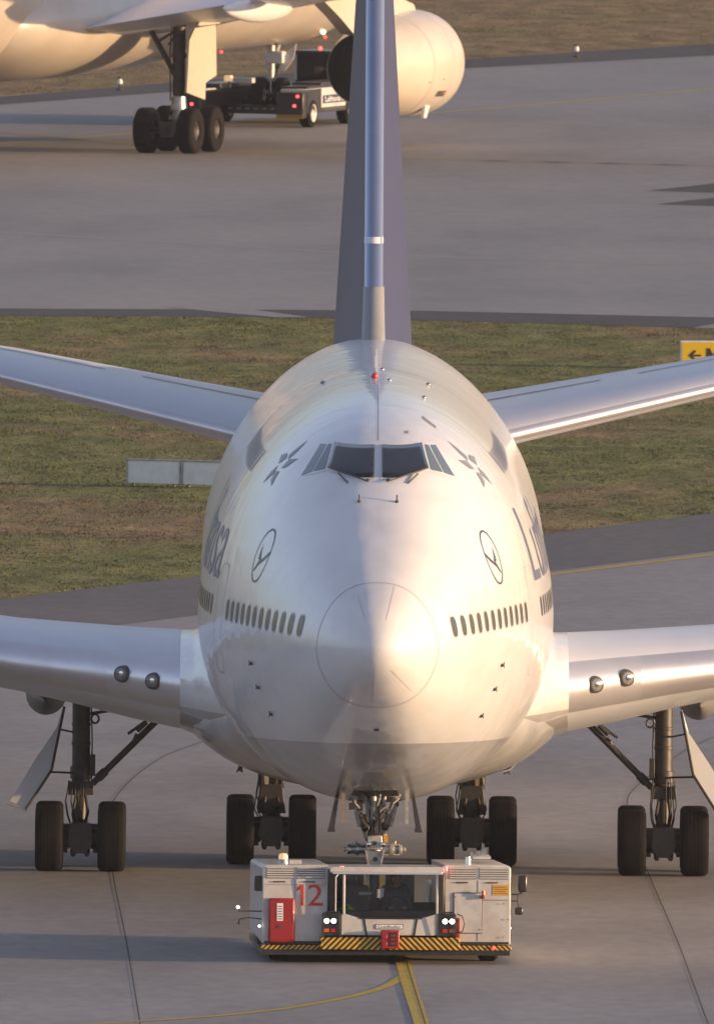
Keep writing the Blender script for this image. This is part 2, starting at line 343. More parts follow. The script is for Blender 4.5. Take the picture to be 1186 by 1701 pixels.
# ------------------------------------------------------------------ ground
def sheet(name, poly, z, m, kind='structure', parent=None):
    me = bpy.data.meshes.new(name); me.from_pydata([(x, y, z) for x, y in poly], [], [tuple(range(len(poly)))])
    bm = bmesh.new(); bm.from_mesh(me); bm.faces.ensure_lookup_table()
    if bm.faces[0].normal.z < 0: bmesh.ops.reverse_faces(bm, faces=bm.faces)
    bmesh.ops.triangulate(bm, faces=bm.faces); bm.to_mesh(me); bm.free()
    me.materials.append(M[m]); o = bpy.data.objects.new(name, me); COL.objects.link(o)
    if parent: o.parent = parent
    elif kind: o['kind'] = kind
    return o
def smooth_path(pts, n=8):
    out = []
    P = [Vector((*p, 0)) for p in pts]
    for i in range(len(P) - 1):
        p0 = P[max(i - 1, 0)]; p1 = P[i]; p2 = P[i + 1]; p3 = P[min(i + 2, len(P) - 1)]
        for k in range(n):
            t = k / n
            out.append(0.5 * ((2 * p1) + (p2 - p0) * t + (2 * p0 - 5 * p1 + 4 * p2 - p3) * t * t + (3 * p1 - p0 - 3 * p2 + p3) * t ** 3))
    out.append(P[-1]); return out
def strip(name, pts, w, z, m, parent=None, curve=True):
    P = smooth_path(pts) if curve else [Vector((*p, 0)) for p in pts]
    vs = []; fs = []
    for i, p in enumerate(P):
        d = (P[min(i + 1, len(P) - 1)] - P[max(i - 1, 0)]).normalized(); nrm = Vector((-d.y, d.x, 0)) * (w / 2)
        vs += [(p.x + nrm.x, p.y + nrm.y, z), (p.x - nrm.x, p.y - nrm.y, z)]
    fs = [(2 * i, 2 * i + 1, 2 * i + 3, 2 * i + 2) for i in range(len(P) - 1)]
    me = bpy.data.meshes.new(name); me.from_pydata(vs, [], fs)
    bm = bmesh.new(); bm.from_mesh(me); bmesh.ops.recalc_face_normals(bm, faces=bm.faces)
    if sum(f.normal.z for f in bm.faces) < 0: bmesh.ops.reverse_faces(bm, faces=bm.faces)
    bm.to_mesh(me); bm.free()
    me.materials.append(M[m]); o = bpy.data.objects.new(name, me); COL.objects.link(o)
    if parent: o.parent = parent
    else: o['kind'] = 'structure'
    return o

def line_D(x, p, q): return p[1] + (x - p[0]) * (q[1] - p[1]) / (q[0] - p[0])
sheet('ground', [(-2600, -2400), (2600, -2400), (2600, 3600), (-2600, 3600)], 0.0, 'grass')
E0, E1 = (-7.86, 709.4), (8.36, 753.0)
def near_edge(x): return line_D(x, E0, E1)
apron = sheet('apron', [(-400, -800), (400, -800), (400, 700), (40, near_edge(40) - 17), (-10, near_edge(-10) - 17), (-60, near_edge(-60) - 17), (-400, 450)], 0.004, 'concrete')
sheet('apron_shoulder', [(-60, near_edge(-60) - 18), (40, near_edge(40) - 18), (40, near_edge(40)), (8.36, 753.0), (4.48, 742.3), (-3.54, 720.6), (-5.13, 716.8), (-7.86, 709.4), (-12, 697.5), (-60, near_edge(-60))], 0.008, 'asphalt')
strip('taxiway_edge_line', [(-2.4, 704.6), (4.37, 722.8), (8.14, 732.8), (40, 818.5)], 0.32, 0.012, 'yellow_line', curve=False)
for pts in ([(-3.57, 551.1), (-3.72, 560.8), (-4.12, 583.6), (-4.54, 605.1), (-4.68, 616.0), (-4.76, 622.2), (-4.74, 629.5), (-4.47, 637.0), (-3.98, 644.7), (-3.41, 649.7), (-2.34, 656.2)],
            [(6.35, 552.3), (6.2, 562.0), (5.91, 584.9), (5.56, 606.5), (5.41, 619.5), (5.34, 630.2), (5.57, 636.5), (6.49, 648.0), (7.24, 654.6), (8.29, 661.2)],
            [(1.41, 551.7), (1.25, 561.4), (1.1, 570.1), (0.92, 580.6), (0.8, 590.0), (0.62, 604)]):
    strip('joint_seal', pts, 0.026, 0.020 if pts[0][0] == 1.41 else 0.010, 'seal', apron)
strip('taxiway_centre_line', [(1.33, 548.0), (1.31, 551.7), (1.19, 561.4), (1.03, 570.1), (0.87, 580.3), (0.72, 592.0), (0.5, 606)], 0.27, 0.016, 'yellow_line')
strip('turn_off_line', [(0.90, 574.6), (0.57, 571.4), (-0.07, 568.4), (-0.92, 565.7), (-1.44, 564.4), (-2.49, 562.5), (-3.74, 561.0), (-5.1, 559.6), (-7.17, 557.9), (-20, 550)], 0.20, 0.012, 'yellow_line')
# far taxiway
far_lo = [(-200, 868.0), (-60, 868), (-9.7, 868.3), (-3.2, 868.8), (1.7, 869.0), (9.58, 866.1), (13.0, 864.8), (60, 846), (200, 790)]
far_hi = [(200, 1480), (60, 1178), (16.4, 1091.8), (11.9, 1083.8), (3.63, 1068.9), (-6.2, 1042.8), (-11.5, 1029.6), (-60, 905), (-200, 869)]
sheet('taxiway', far_lo + far_hi, 0.004, 'concrete_far')
sheet('taxiway_shoulder', [(-200, 864), (-9.6, 863.6), (-3.2, 864.0), (1.7, 862.8), (9.5, 859.0), (12.9, 857.7), (60, 838), (200, 780)] + far_lo[::-1], 0.008, 'asphalt_dark')
sheet('far_shoulder', [(-60, 905), (-11.5, 1029.6), (-6.2, 1042.8), (3.63, 1068.9), (11.9, 1083.8), (16.4, 1091.8), (60, 1178), (60, 1196), (16.6, 1104.6), (12.0, 1095.8), (3.7, 1078.1), (-6.3, 1051.6), (-11.6, 1037.0), (-60, 914)], 0.008, 'asphalt_dark')
strip('far_edge_line', [(-60, 904.5), (-11.5, 1029.1), (-6.2, 1042.3), (3.63, 1068.4), (11.9, 1083.3), (16.4, 1091.3), (60, 1177.5)], 0.16, 0.012, 'pale_line', curve=False)
strip('far_centre_line', [(-20, 972), (-3.76, 1012.5), (2.72, 1026.1), (11.55, 1049.9), (15.92, 1061.0), (50, 1150)], 0.26, 0.008, 'yellow_line')
strip('lead_in_line', [(-14.65, 980.9), (-10.0, 993.4), (-7.17, 999.8), (-4.3, 1006.4), (-1.0, 1013)], 0.20, 0.008, 'yellow_faint')
strip('turning_line', [(-12, 1006), (-5.53, 991.2), (-4.03, 989.5), (0.04, 985.2), (5.56, 982.3), (10.8, 979.9), (16, 977)], 0.5, 0.0085, 'yellow_faint')
strip('old_marking', [(-13.83, 926.7), (-10.31, 922.5), (-5.08, 915.4), (0.06, 909.0), (5.15, 904.7), (11.87, 900.5)], 0.5, 0.008, 'pale_line')
for i in range(5):
    x = 3.6 + i * 1.75; D = 982.8 - (x - 3.6) * .42
    sheet('rubber_mark', [(x, D - .15), (x + .75, D - .75), (x + 1.15, D - .45), (x + .5, D + .45)], 0.0125, 'asphalt')
sheet('dark_wedge', [(8.58, 958.9), (10.0, 963.2), (10.64, 965.3), (12.75, 968.7), (14, 969), (14, 956.5), (12.59, 956.9), (10.56, 957.4)], 0.008, 'asphalt_dark')  # dark pointed wedge lying flat on the taxiway
sheet('dark_wedge', [(8.75, 947.9), (9.7, 951.2), (10.52, 953.5), (12.58, 955.6), (14, 955.6), (14, 945.3), (12.45, 945.3), (10.44, 946.8)], 0.008, 'asphalt_dark')
sheet('crossing_strip', [(-5.2, 869.9), (-3.18, 869.7), (-1.3, 863.9), (-2.25, 863.7)], 0.014, 'concrete_far')
sheet('crossing_strip', [(8.9, 858.9), (10.4, 865.6), (14.5, 864.2), (14.5, 856.9)], 0.014, 'concrete_far')
sheet('far_field', [(-60, 914), (-11.6, 1037.0), (-6.3, 1051.6), (3.7, 1078.1), (12.0, 1095.8), (16.6, 1104.6), (60, 1196), (60, 1700), (-60, 1700)], 0.003, 'grass_far')

def hash_noise(x, y, s):
    """smooth value noise on numpy arrays"""
    x = x * s; y = y * s; xi = np.floor(x); yi = np.floor(y); fx = x - xi; fy = y - yi
    fx = fx * fx * (3 - 2 * fx); fy = fy * fy * (3 - 2 * fy)
    def h(a, b): return np.modf(np.abs(np.sin(a * 127.1 + b * 311.7) * 43758.5453))[0]
    return (h(xi, yi) * (1 - fx) + h(xi + 1, yi) * fx) * (1 - fy) + (h(xi, yi + 1) * (1 - fx) + h(xi + 1, yi + 1) * fx) * fy
def tufts(name, n, x0, x1, d0, d1, keep, m, h0, h1, seed):
    rg = np.random.default_rng(seed); x = rg.uniform(x0, x1, n); y = rg.uniform(d0, d1, n)
    k = keep(x, y); x = x[k]; y = y[k]
    g = hash_noise(x, y * .35, 1.1) * .6 + hash_noise(x + 40, y * .35, 3.3) * .4
    hgt = h0 + (h1 - h0) * np.clip(g * 1.9 - .55, 0, 1) * rg.uniform(.5, 1.3, len(x)) + 0.01
    B = 3; X = np.repeat(x, B); Y = np.repeat(y, B); H = np.repeat(hgt, B) * rg.uniform(.6, 1.15, len(X))
    X = X + rg.normal(0, .045, len(X)); Y = Y + rg.normal(0, .05, len(X))
    a = rg.uniform(0, pi, len(X)); w = rg.uniform(.010, .028, len(X)); lx = rg.normal(0, .35, len(X)) * H; ly = rg.normal(0, .35, len(X)) * H
    v = np.zeros((len(X), 3, 3), np.float32)
    v[:, 0] = np.stack([X - w * np.cos(a), Y - w * np.sin(a), np.full_like(X, -.005)], 1)
    v[:, 1] = np.stack([X + w * np.cos(a), Y + w * np.sin(a), np.full_like(X, -.005)], 1)
    v[:, 2] = np.stack([X + lx, Y + ly, H], 1)
    nv = len(X) * 3; me = bpy.data.meshes.new(name); me.vertices.add(nv); me.vertices.foreach_set('co', v.reshape(-1))
    me.loops.add(nv); me.loops.foreach_set('vertex_index', np.arange(nv, dtype=np.int32))
    me.polygons.add(len(X)); me.polygons.foreach_set('loop_start', np.arange(0, nv, 3, dtype=np.int32)); me.polygons.foreach_set('loop_total', np.full(len(X), 3, np.int32))
    me.update(calc_edges=True); me.materials.append(M[m]); o = bpy.data.objects.new(name, me); COL.objects.link(o); o['kind'] = 'stuff'
    return o
tufts('short_grass', 150000, -14, 14, 690, 866, lambda x, y: (y > 709.4 + (x + 7.86) * 2.69 + 0.35 * hash_noise(x, y * 0, 2.0)) & (y < np.where(x < 1.7, 863.7, 862.8 - (x - 1.7) * .47) - .15), 'grass', 0.006, 0.032, 3)
tufts('dry_field_grass', 80000, -17, 17, 1020, 1150, lambda x, y: y > 1068.9 + (x - 3.63) * np.where(x < 3.63, 2.62, 2.0) + 9.2, 'grass_far', 0.006, 0.035, 5)

# ------------------------------------------------------------------ airliner being towed (local: nose tip y=0, y runs aft, z up from the ground)
jet = empty('jumbo_jet', (0.385, 575.0, 0.0), 0.0018)
tag(jet, 'huge white jumbo jet with grey belly and dark blue fin, nose towards the viewer', 'airliner')

def spline(pts):
    x = np.array([sqrt(p[0]) for p in pts]); y = np.array([p[1] for p in pts]); n = len(x); h = np.diff(x)
    A = np.zeros((n, n)); r = np.zeros(n); A[0, 0] = A[-1, -1] = 1
    for i in range(1, n - 1):
        A[i, i - 1] = h[i - 1]; A[i, i] = 2 * (h[i - 1] + h[i]); A[i, i + 1] = h[i]
        r[i] = 6 * ((y[i + 1] - y[i]) / h[i] - (y[i] - y[i - 1]) / h[i - 1])
    m = np.linalg.solve(A, r)
    def f(q):
        u = sqrt(max(q, 0)); i = int(min(max(np.searchsorted(x, u) - 1, 0), n - 2)); t = u - x[i]; H = h[i]
        b = (y[i + 1] - y[i]) / H - H * (2 * m[i] + m[i + 1]) / 6
        return float(y[i] + t * (b + t * (m[i] / 2 + t * (m[i + 1] - m[i]) / (6 * H))))
    return f
fW = spline([(0, 0), (.1, .33), (.3, .57), (.6, .80), (1.17, 1.09), (2, 1.42), (3, 1.74), (4, 2.0), (5, 2.24), (6.5, 2.55), (8, 2.81), (10, 3.05), (12, 3.19), (14, 3.25), (20, 3.26), (30, 3.27), (46, 3.27)])
fU = spline([(0, 0), (.1, .36), (.3, .62), (.6, .86), (1.17, 1.18), (2, 1.60), (3, 2.08), (4, 2.56), (5, 3.05), (6.0, 3.46), (7.5, 3.86), (9, 4.08), (11, 4.22), (14, 4.28), (18, 4.29), (22, 4.26), (26, 4.08), (30, 3.82), (34, 3.70), (40, 3.66), (46, 3.66)])
fL = spline([(0, 0), (.1, .31), (.3, .54), (.6, .76), (1.17, 1.05), (2, 1.42), (3, 1.80), (4, 2.12), (5, 2.38), (6.5, 2.70), (8, 2.94), (10, 3.14), (13, 3.27), (20, 3.30), (46, 3.30)])
fZ = lambda y: 5.82 - 0.14 * min(y / 8.0, 1.0) ** .8
def sec(y):
    if y <= 46: return max(fW(y), 0), fZ(y), max(fU(y), 0), max(fL(y), 0)
    t = (y - 46) / 24.5; e = t ** 1.9
    return 3.27 * (1 - e) + .2 * e, 5.68 + 2.1 * e, 3.66 * (1 - e) + .25 * e, 3.30 * (1 - t ** 1.25) + .25 * t
def fP(y, up=True): return float(np.interp(y, [0, .3, 1.2, 7, 12, 23, 32, 80], [2.0, 1.9, 1.75, 1.75, 1.86, 1.84, 1.72, 1.72])) if up else float(np.interp(y, [0, .3, 1.2, 7, 12, 80], [2, 1.9, 1.8, 1.85, 2, 2]))
def fQ(y): return float(np.interp(y, [0, .3, 1.2, 7, 11.5, 80], [2.0, 2.2, 2.45, 2.35, 2.0, 2.0]))
def sec_pt(y, a, off=0.0):
    w, zc, u, l = sec(y); c = cos(a); up = c > 0
    x = (w + off) * max(1 - abs(c) ** fP(y, up), 0) ** (1 / fQ(y)) * (1 if sin(a) >= 0 else -1)
    return (x, y, zc + ((u if up else l) + off) * c)
def body_ring(y, n=200):
    return [sec_pt(y, 2 * pi * k / n) for k in range(n)]
def side_x(y, z):
    w, zc, u, l = sec(y); h = u if z > zc else l
    q = 1 - (abs(z - zc) / max(h, 1e-6)) ** fP(y, z > zc)
    return w * q ** (1 / fQ(y)) if q > 0 else -1.0
def side_pt(y, z, sgn, off=0.0):
    e = .01; x = side_x(y, z); xy = side_x(y + e, z); xz = side_x(y, z + e)
    n = Vector((1, -(xy - x) / e, -(xz - x) / e)).normalized()
    p = Vector((x, y, z)) + n * off; return Vector((p.x * sgn, p.y, p.z))
def front_y(x, z):
    lo, hi = 0.0, 14.0
    for _ in range(40):
        m = (lo + hi) / 2
        if side_x(m, z) > abs(x): hi = m
        else: lo = m
    return hi
def front_pt(x, z, off=0.0):
    e = .02; y = front_y(x, z); n = Vector(((front_y(x + e, z) - front_y(x - e, z)) / (2 * e), -1, (front_y(x, z + e) - front_y(x, z - e)) / (2 * e))).normalized()
    return Vector((x, y, z)) + n * off
def conform(name, bm, fn, m, parent, cuts=0.15):
    """lay a flat 2-D shape onto the body surface through fn(a, b)"""
    bmesh.ops.triangulate(bm, faces=bm.faces)
    for _ in range(5):
        le = [e for e in bm.edges if e.calc_length() > cuts]
        if not le: break
        bmesh.ops.subdivide_edges(bm, edges=le, cuts=1); bmesh.ops.triangulate(bm, faces=bm.faces)
    for v in bm.verts: v.co = fn(v.co.x, v.co.y)
    bmesh.ops.recalc_face_normals(bm, faces=bm.faces)
    me = bpy.data.meshes.new(name); bm.to_mesh(me); bm.free()
    me.materials.append(M[m]); me.shade_smooth()
    o = bpy.data.objects.new(name, me); COL.objects.link(o); o.parent = parent
    # faces look outwards
    c = sum((v.co for v in me.vertices), Vector()) / len(me.vertices); nn = sum((p.normal for p in me.polygons), Vector())
    if nn.dot(c - Vector((0, c.y + 6, 5.6))) < 0: me.flip_normals()
    return o
def poly_bm(*polys):
    bm = bmesh.new()
    for p in polys: bm.faces.new([bm.verts.new((a, b, 0)) for a, b in p])
    return bm
def ring_poly(bm, cx, cy, rx, ry, w, n=40):
    o = [bm.verts.new((cx + rx * cos(2 * pi * k / n), cy + ry * sin(2 * pi * k / n), 0)) for k in range(n)]
    i = [bm.verts.new((cx + (rx - w) * cos(2 * pi * k / n), cy + (ry - w) * sin(2 * pi * k / n), 0)) for k in range(n)]
    for k in range(n): bm.faces.new([o[k], o[(k + 1) % n], i[(k + 1) % n], i[k]])

ys = [0.0015] + [1.17 * (k / 22) ** 2 for k in range(1, 23)]
MB().loft([body_ring(y) for y in ys], caps=True).build('radome', 'fuselage', jet, ang=80)
ys = [1.17 + 13 * (k / 80) ** 1.25 for k in range(81)] + [14.17 + (46 - 14.17) * k / 64 for k in range(1, 65)] + [46 + 24.4 * k / 22 for k in range(1, 23)]
MB().loft([body_ring(y) for y in ys], caps=False).build('fuselage', 'fuselage', jet, ang=80)
# radome joint and lightning strips
bm = bmesh.new(); prev = None
for k in range(121):
    a = 2 * pi * k / 120; p = sec_pt(1.16, a, .004); q = sec_pt(1.185, a, .004)
    P, Q = bm.verts.new(p), bm.verts.new(q)
    if prev: bm.faces.new([prev[0], P, Q, prev[1]])
    prev = (P, Q)
me = bpy.data.meshes.new('radome_joint'); bm.to_mesh(me); bm.free(); me.materials.append(M['faint'])
o = bpy.data.objects.new('radome_joint', me); COL.objects.link(o); o.parent = jet
for y0 in (9.5, 12.6, 16.0, 19.5):
    bm = bmesh.new(); prev = None
    for k in range(161):
        a = 2 * pi * k / 160; pq = []
        for y in (y0, y0 + .012): pq.append(bm.verts.new(sec_pt(y, a, .004)))
        if prev: bm.faces.new([prev[0], pq[0], pq[1], prev[1]])
        prev = pq
    me = bpy.data.meshes.new('skin_joint'); bm.to_mesh(me); bm.free(); me.materials.append(M['faint'])
    o = bpy.data.objects.new('skin_joint', me); COL.objects.link(o); o.parent = jet
def front_strip(name, p, q, w, m, off=.005):
    d = Vector((q[0] - p[0], q[1] - p[1])); n = Vector((-d.y, d.x)).normalized() * w / 2
    return conform(name, poly_bm([(p[0] + n.x, p[1] + n.y), (q[0] + n.x, q[1] + n.y), (q[0] - n.x, q[1] - n.y), (p[0] - n.x, p[1] - n.y)]), lambda a, b: front_pt(a, b, off), m, jet, .12)
for p, q in [((.30, 6.92), (.15, 6.35)), ((-.05, 5.5), (-.10, 4.82)), ((.25, 5.45), (.62, 5.05)), ((-.35, 6.75), (-.22, 6.35))]:
    front_strip('lightning_strip', p, q, .008, 'faint')
front_strip('nose_vent', (-.045, 4.28), (.045, 4.28), .045, 'dark_line', .008)

# cockpit windows: fitted around the front of the upper deck
def pane(name, poly, m, off, grow=0.0):
    if grow:
        cx = sum(p[0] for p in poly) / len(poly); cz = sum(p[1] for p in poly) / len(poly)
        poly = [(cx + (a - cx) + grow * (1 if a > cx else -1), cz + (b - cz) + grow * (1 if b > cz else -1)) for a, b in poly]
    return conform(name, poly_bm(poly), lambda a, b: front_pt(a, b, off), m, jet, .12)
for sg in (-1, 1):
    fl = lambda P: [(sg * a, b) for a, b in P]
    A = fl([(.060, 9.215), (.785, 9.225), (.905, 8.825), (.415, 8.690), (.070, 8.690)])
    B = fl([(.835, 9.218), (.905, 9.20), (1.165, 8.750), (.950, 8.805)])
    Cc = fl([(.935, 9.200), (1.035, 9.195), (1.380, 8.668), (1.190, 8.742)])
    pane('windscreen_frame', fl([(.045, 9.235), (.79, 9.245), (.985, 9.225), (1.04, 9.215), (1.395, 8.66), (1.18, 8.705), (.905, 8.79), (.42, 8.668), (.045, 8.668)]), 'paint_white', .006)
    pane('cockpit_window', B, 'side_glass', .012); pane('cockpit_window', Cc, 'side_glass', .012)
    for poly, gm in ((A, 'glass'),):
        o = pane('cockpit_window', poly, gm, .0)
        # flat panes: every point goes onto the plane through the corners, lifted clear of the curved skin
        pts = [front_pt(a, b) for a, b in poly]; c = sum(pts, Vector()) / len(pts); n = Vector()
        for k in range(len(pts)): n += (pts[k] - c).cross(pts[(k + 1) % len(pts)] - c)
        n.normalize(); n = -n if n.y > 0 else n
        lift = .5 * max((v.co - c).dot(n) for v in o.data.vertices) + .008
        for v in o.data.vertices: v.co += n * (lift - .5 * (v.co - c).dot(n))
        sf = o.modifiers.new('thickness', 'SOLIDIFY'); sf.thickness = lift + .01; sf.offset = -1
    # wipers
    mb = MB(); mb.tube([front_pt(sg * .17, 8.60, .04), front_pt(sg * .42, 8.665, .06), front_pt(sg * .88, 8.80, .06)], .013)
    mb.cyl(front_pt(sg * .54, 8.59, .02), front_pt(sg * .70, 8.71, .06), .015)
    mb.build('wiper', 'dark_line', jet)
    mb = MB(); b0 = front_pt(sg * .34, 8.30, 0); mb.cyl(b0, b0 + Vector((0, -.06, .0)), .035, .02); mb.cyl(b0 + Vector((0, -.06, 0)), b0 + Vector((0, -.02, .12)), .014)
    mb.build('pitot_probe', 'dark_line', jet)
    b0 = front_pt(sg * .185, 8.645, 0); MB().sphere(b0, .04, .04, .04).build('washer_nozzle', 'dark_line', jet)
    for z, ya in ((5.30, 5.2), (4.87, 5.1), (4.39, 5.0)):
        p = side_pt(ya, z, sg, 0); out = Vector((sg, -.3, 0)).normalized()
        mb = MB(); mb.cyl(p, p + out * .05, .035, .02); mb.cyl(p + out * .05, p + out * .06 + Vector((0, .10, .04)), .012); mb.cyl(p + out * .05, p + out * .06 + Vector((0, -.08, -.03)), .010)
        mb.build('air_data_probe', 'dark_line', jet)

def side_fn(sg, off): return lambda a, b: side_pt(a, b, sg, off)
def rr(cy, cz, hw, hh, n=14, p=3.0):
    return [(cy + hw * (abs(cos(t)) ** (2 / p)) * (1 if cos(t) >= 0 else -1), cz + hh * (abs(sin(t)) ** (2 / p)) * (1 if sin(t) >= 0 else -1)) for t in [2 * pi * k / n for k in range(n)]]
for sg in (-1, 1):
    for k in range(12):
        conform('window_frame', poly_bm(rr(2.02 + k * .50, 6.15, .15, .21, 20)), side_fn(sg, .004), 'frame_grey', jet, .3)
        conform('cabin_window', poly_bm(rr(2.02 + k * .50, 6.15, .12, .18, 20)), side_fn(sg, .009), 'cabin_glass', jet, .3)
    for k in range(30): conform('cabin_window', poly_bm(rr(9.75 + k * .508, 6.15, .125, .185)), side_fn(sg, .008), 'cabin_glass', jet, .3)
    for k in range(17): conform('cabin_window', poly_bm(rr(11.6 + k * .61, 8.68, .14, .20)), side_fn(sg, .008), 'title', jet, .3)
    # doors: outline strips and a small pane
    for (c, z0, z1, hw) in ((8.55, 4.95, 6.95, .50), (17.2, 4.95, 6.95, .50)):
        bm = bmesh.new(); n = 48; o_ = rr(c, (z0 + z1) / 2, hw, (z1 - z0) / 2, n, 6.0); i_ = rr(c, (z0 + z1) / 2, hw - .022, (z1 - z0) / 2 - .022, n, 6.0)
        a = [bm.verts.new((*q, 0)) for q in o_]; b = [bm.verts.new((*q, 0)) for q in i_]
        for k in range(n): bm.faces.new([a[k], a[(k + 1) % n], b[(k + 1) % n], b[k]])
        d = conform('cabin_door', bm, side_fn(sg, .006), 'fine_line', jet, .2)
    # airline title: starts at the rear on one side, at the front on the other
    bm = text_bm('Lufthansa', 1.0); xs = [v.co.x for v in bm.verts]; zz = [v.co.y for v in bm.verts]; x0, x1 = min(xs), max(xs); z0, z1 = min(zz), max(zz)
    for v in bm.verts:
        t = (v.co.x - x0) / (x1 - x0); v.co.x = (9.25 + t * 11.8) if sg > 0 else (21.05 - t * 11.8); v.co.y = 6.62 + (v.co.y - z0) / (z1 - z0) * 1.35
    conform('airline_title', bm, side_fn(sg, .008), 'title', jet, .35)
    # crane emblem in a ring
    bm = bmesh.new(); cy, cz, R = 5.55, 7.235, .49
    ring_poly(bm, cy, cz, R, R, .035)
    def P(*q): bm.faces.new([bm.verts.new((cy + a * R, cz + b * R, 0)) for a, b in q])
    P((-.96, .10), (-.93, .22), (-.45, -.02), (.05, -.22), (.10, -.34), (-.15, -.26), (-.5, -.14))
    P((.05, -.22), (.10, -.34), (.55, -.62), (.60, -.56), (.30, -.30), (.16, -.16))
    for k in range(5): P((.00 + k * .05, -.20 + k * .02), (.42 + k * .0, -.12 + k * .12), (.42, -.06 + k * .12), (.0 + k * .05, -.12 + k * .04))
    conform('crane_emblem', bm, side_fn(sg, .008), 'logo', jet, .15)
    # five pieced star
    bm = bmesh.new(); cy, cz, R = 7.85, 8.78, .43
    for k in range(5):
        a = pi / 2 + 2 * pi * k / 5
        def Q(r, d): return bm.verts.new((cy + R * r * cos(a + d) * 1.75, cz + R * r * sin(a + d), 0))
        bm.faces.new([Q(1.05, 0), Q(.66, .42), Q(.30, .75), Q(.42, -.32)])
    conform('star_emblem', bm, side_fn(sg, .008), 'emblem', jet, .15)
# crown details
MB().sphere((-.05, 17.3, fZ(17.3) + fU(17.3) + .03), .07, .09, .07).build('anti_collision_beacon', 'lamp_redlens', jet)
def crown(y): w, zc, u, l = sec(y); return zc + u
mb = MB()
for y0 in (19.5, 24.0, 30.5):
    z = crown(y0) - .03; mb = MB().prism([(y0, z), (y0 + .5, z - .03), (y0 + .52, z + .34), (y0 + .30, z + .36)], -.015, .015, 'x'); mb.build('blade_antenna', 'paint_white', jet)
for x0, y0 in ((.22, 16.5), (.10, 21.5), (.85, 13.0), (-1.0, 20.0), (.95, 19.0)):
    z = side_x  # small fittings on the crown
    w, zc, u, l = sec(y0); zt = zc + u * sqrt(1 - (x0 / w) ** 2); MB().sphere((x0, y0, zt), .05, .07, .035).build('crown_fitting', 'alu_dull', jet)
bm = bmesh.new(); prev = None
for k in range(80):
    y = 6.4 + k * .35; z = crown(y) + .004; a, b = bm.verts.new((-.008, y, z)), bm.verts.new((.008, y, z))
    if prev: bm.faces.new([prev[0], prev[1], b, a])
    prev = (a, b)
me = bpy.data.meshes.new('crown_seam'); bm.to_mesh(me); bm.free(); me.materials.append(M['line']); o = bpy.data.objects.new('crown_seam', me); COL.objects.link(o); o.parent = jet
# small dark panels above the first-class cabin
front_strip('placard', (.80, 9.62), (1.05, 9.45), .03, 'line'); front_strip('placard', (.48, 9.42), (.55, 9.42), .04, 'line')
# nose gear bay
bm = poly_bm([(-.40, 7.0), (.40, 7.0), (.50, 9.8), (-.50, 9.8)])
def belly(a, b, off=-.012): w, zc, u, l = sec(b); return Vector((a, b, zc - l * (1 - abs(a / w) ** fQ(b)) ** (1 / fP(b, False)) + off))
conform('gear_bay', bm, belly, 'dark_steel', jet, .3)

# wing-body fairing
rings = []
for y, a, b in [(15.0, 1.2, .25), (16.5, 2.1, .75), (18, 2.75, 1.15), (19.5, 3.15, 1.38), (21, 3.40, 1.50), (24, 3.60, 1.58), (34, 3.62, 1.58), (40, 3.5, 1.5), (44, 3.0, 1.2), (48, 2.0, .6)]:
    rings.append([(a * sin(t), y, 3.62 + (b if cos(t) < 0 else b * .42) * math.copysign(abs(cos(t)) ** .95, cos(t))) for t in [2 * pi * k / 72 for k in range(72)]])
MB().loft(rings).build('wing_fairing', 'fairing', jet, ang=80)
MB().prism([(2.36, 2.60), (2.66, 2.66), (2.54, 2.52), (2.40, 2.46)], 22.2, 23.4).build('air_scoop', 'dark_line', jet)
MB().prism([(2.40, 2.46), (2.54, 2.51), (2.66, 2.655), (2.69, 2.64), (2.56, 2.48), (2.41, 2.43)], 22.1, 23.4).build('scoop_lip', 'alu', jet)
for sg in (-1, 1):
    MB().prism([(sg * 2.44, 2.46), (sg * 2.49, 2.46), (sg * 2.56, 2.27), (sg * 2.49, 2.31), (sg * 2.43, 2.27)], 24.2, 24.26).build('drain_mast', 'dark_line', jet)

def naca(x): return (0.2969 * sqrt(x) - 0.1260 * x - 0.3516 * x * x + 0.2843 * x ** 3 - 0.1015 * x ** 4) / 0.1
def wing(sections, le_frac, name, m, mle, parent, sg, nle=9, nb=22, bend=True):
    """sections: (x, y_le, z_le, chord, up, down, incidence). Returns the panel and its bare leading edge"""
    xs_l = [le_frac * (k / nle) ** 2 for k in range(nle + 1)]
    xs_b = [le_frac + (1 - le_frac) * (1 - cos(pi / 2 * k / nb)) ** .8 for k in range(nb + 1)]
    def pt(s, x, up):
        X, yl, zl, c, tu, tl, inc = s
        return (sg * X, yl + x * c, zl + (tu if up else -tl) * naca(min(x, .9999)) * (1 if x < 1 else 0) - inc * x * c)
    S2 = []
    for a, b in zip(sections, sections[1:]):
        for k in range(6): S2.append(tuple(a[i] + (b[i] - a[i]) * k / 6 for i in range(7)))
    S2.append(sections[-1])
    le = MB().loft([[pt(s, x, True) for x in reversed(xs_l)] + [pt(s, x, False) for x in xs_l[1:]] for s in S2], closed=False)
    body = MB().loft([[pt(s, x, True) for x in xs_b] + [pt(s, x, False) for x in reversed(xs_b[:-1])] for s in S2], closed=True)
    w = body.build(name, m, parent, ang=50)
    l = le.build('leading_edge', mle, w, ang=60)
    return w, l
WR = [(1.9, 15.8, 4.02, 21.0, 1.50, 1.05, .03), (2.6, 17.3, 4.03, 19.3, 1.42, 1.02, .03), (3.05, 18.5, 4.05, 18.1, 1.22, .98, .03), (3.35, 19.5, 4.07, 17.0, 1.00, .93, .03), (3.60, 20.2, 4.10, 16.4, .94, .90, .03)]
WI = [(3.60, 20.2, 4.10, 16.4, .94, .90, .030), (4.5, 21.2, 4.19, 15.6, .85, .85, .030), (4.95, 21.65, 4.221, 15.33, .823, .796, .0291)]
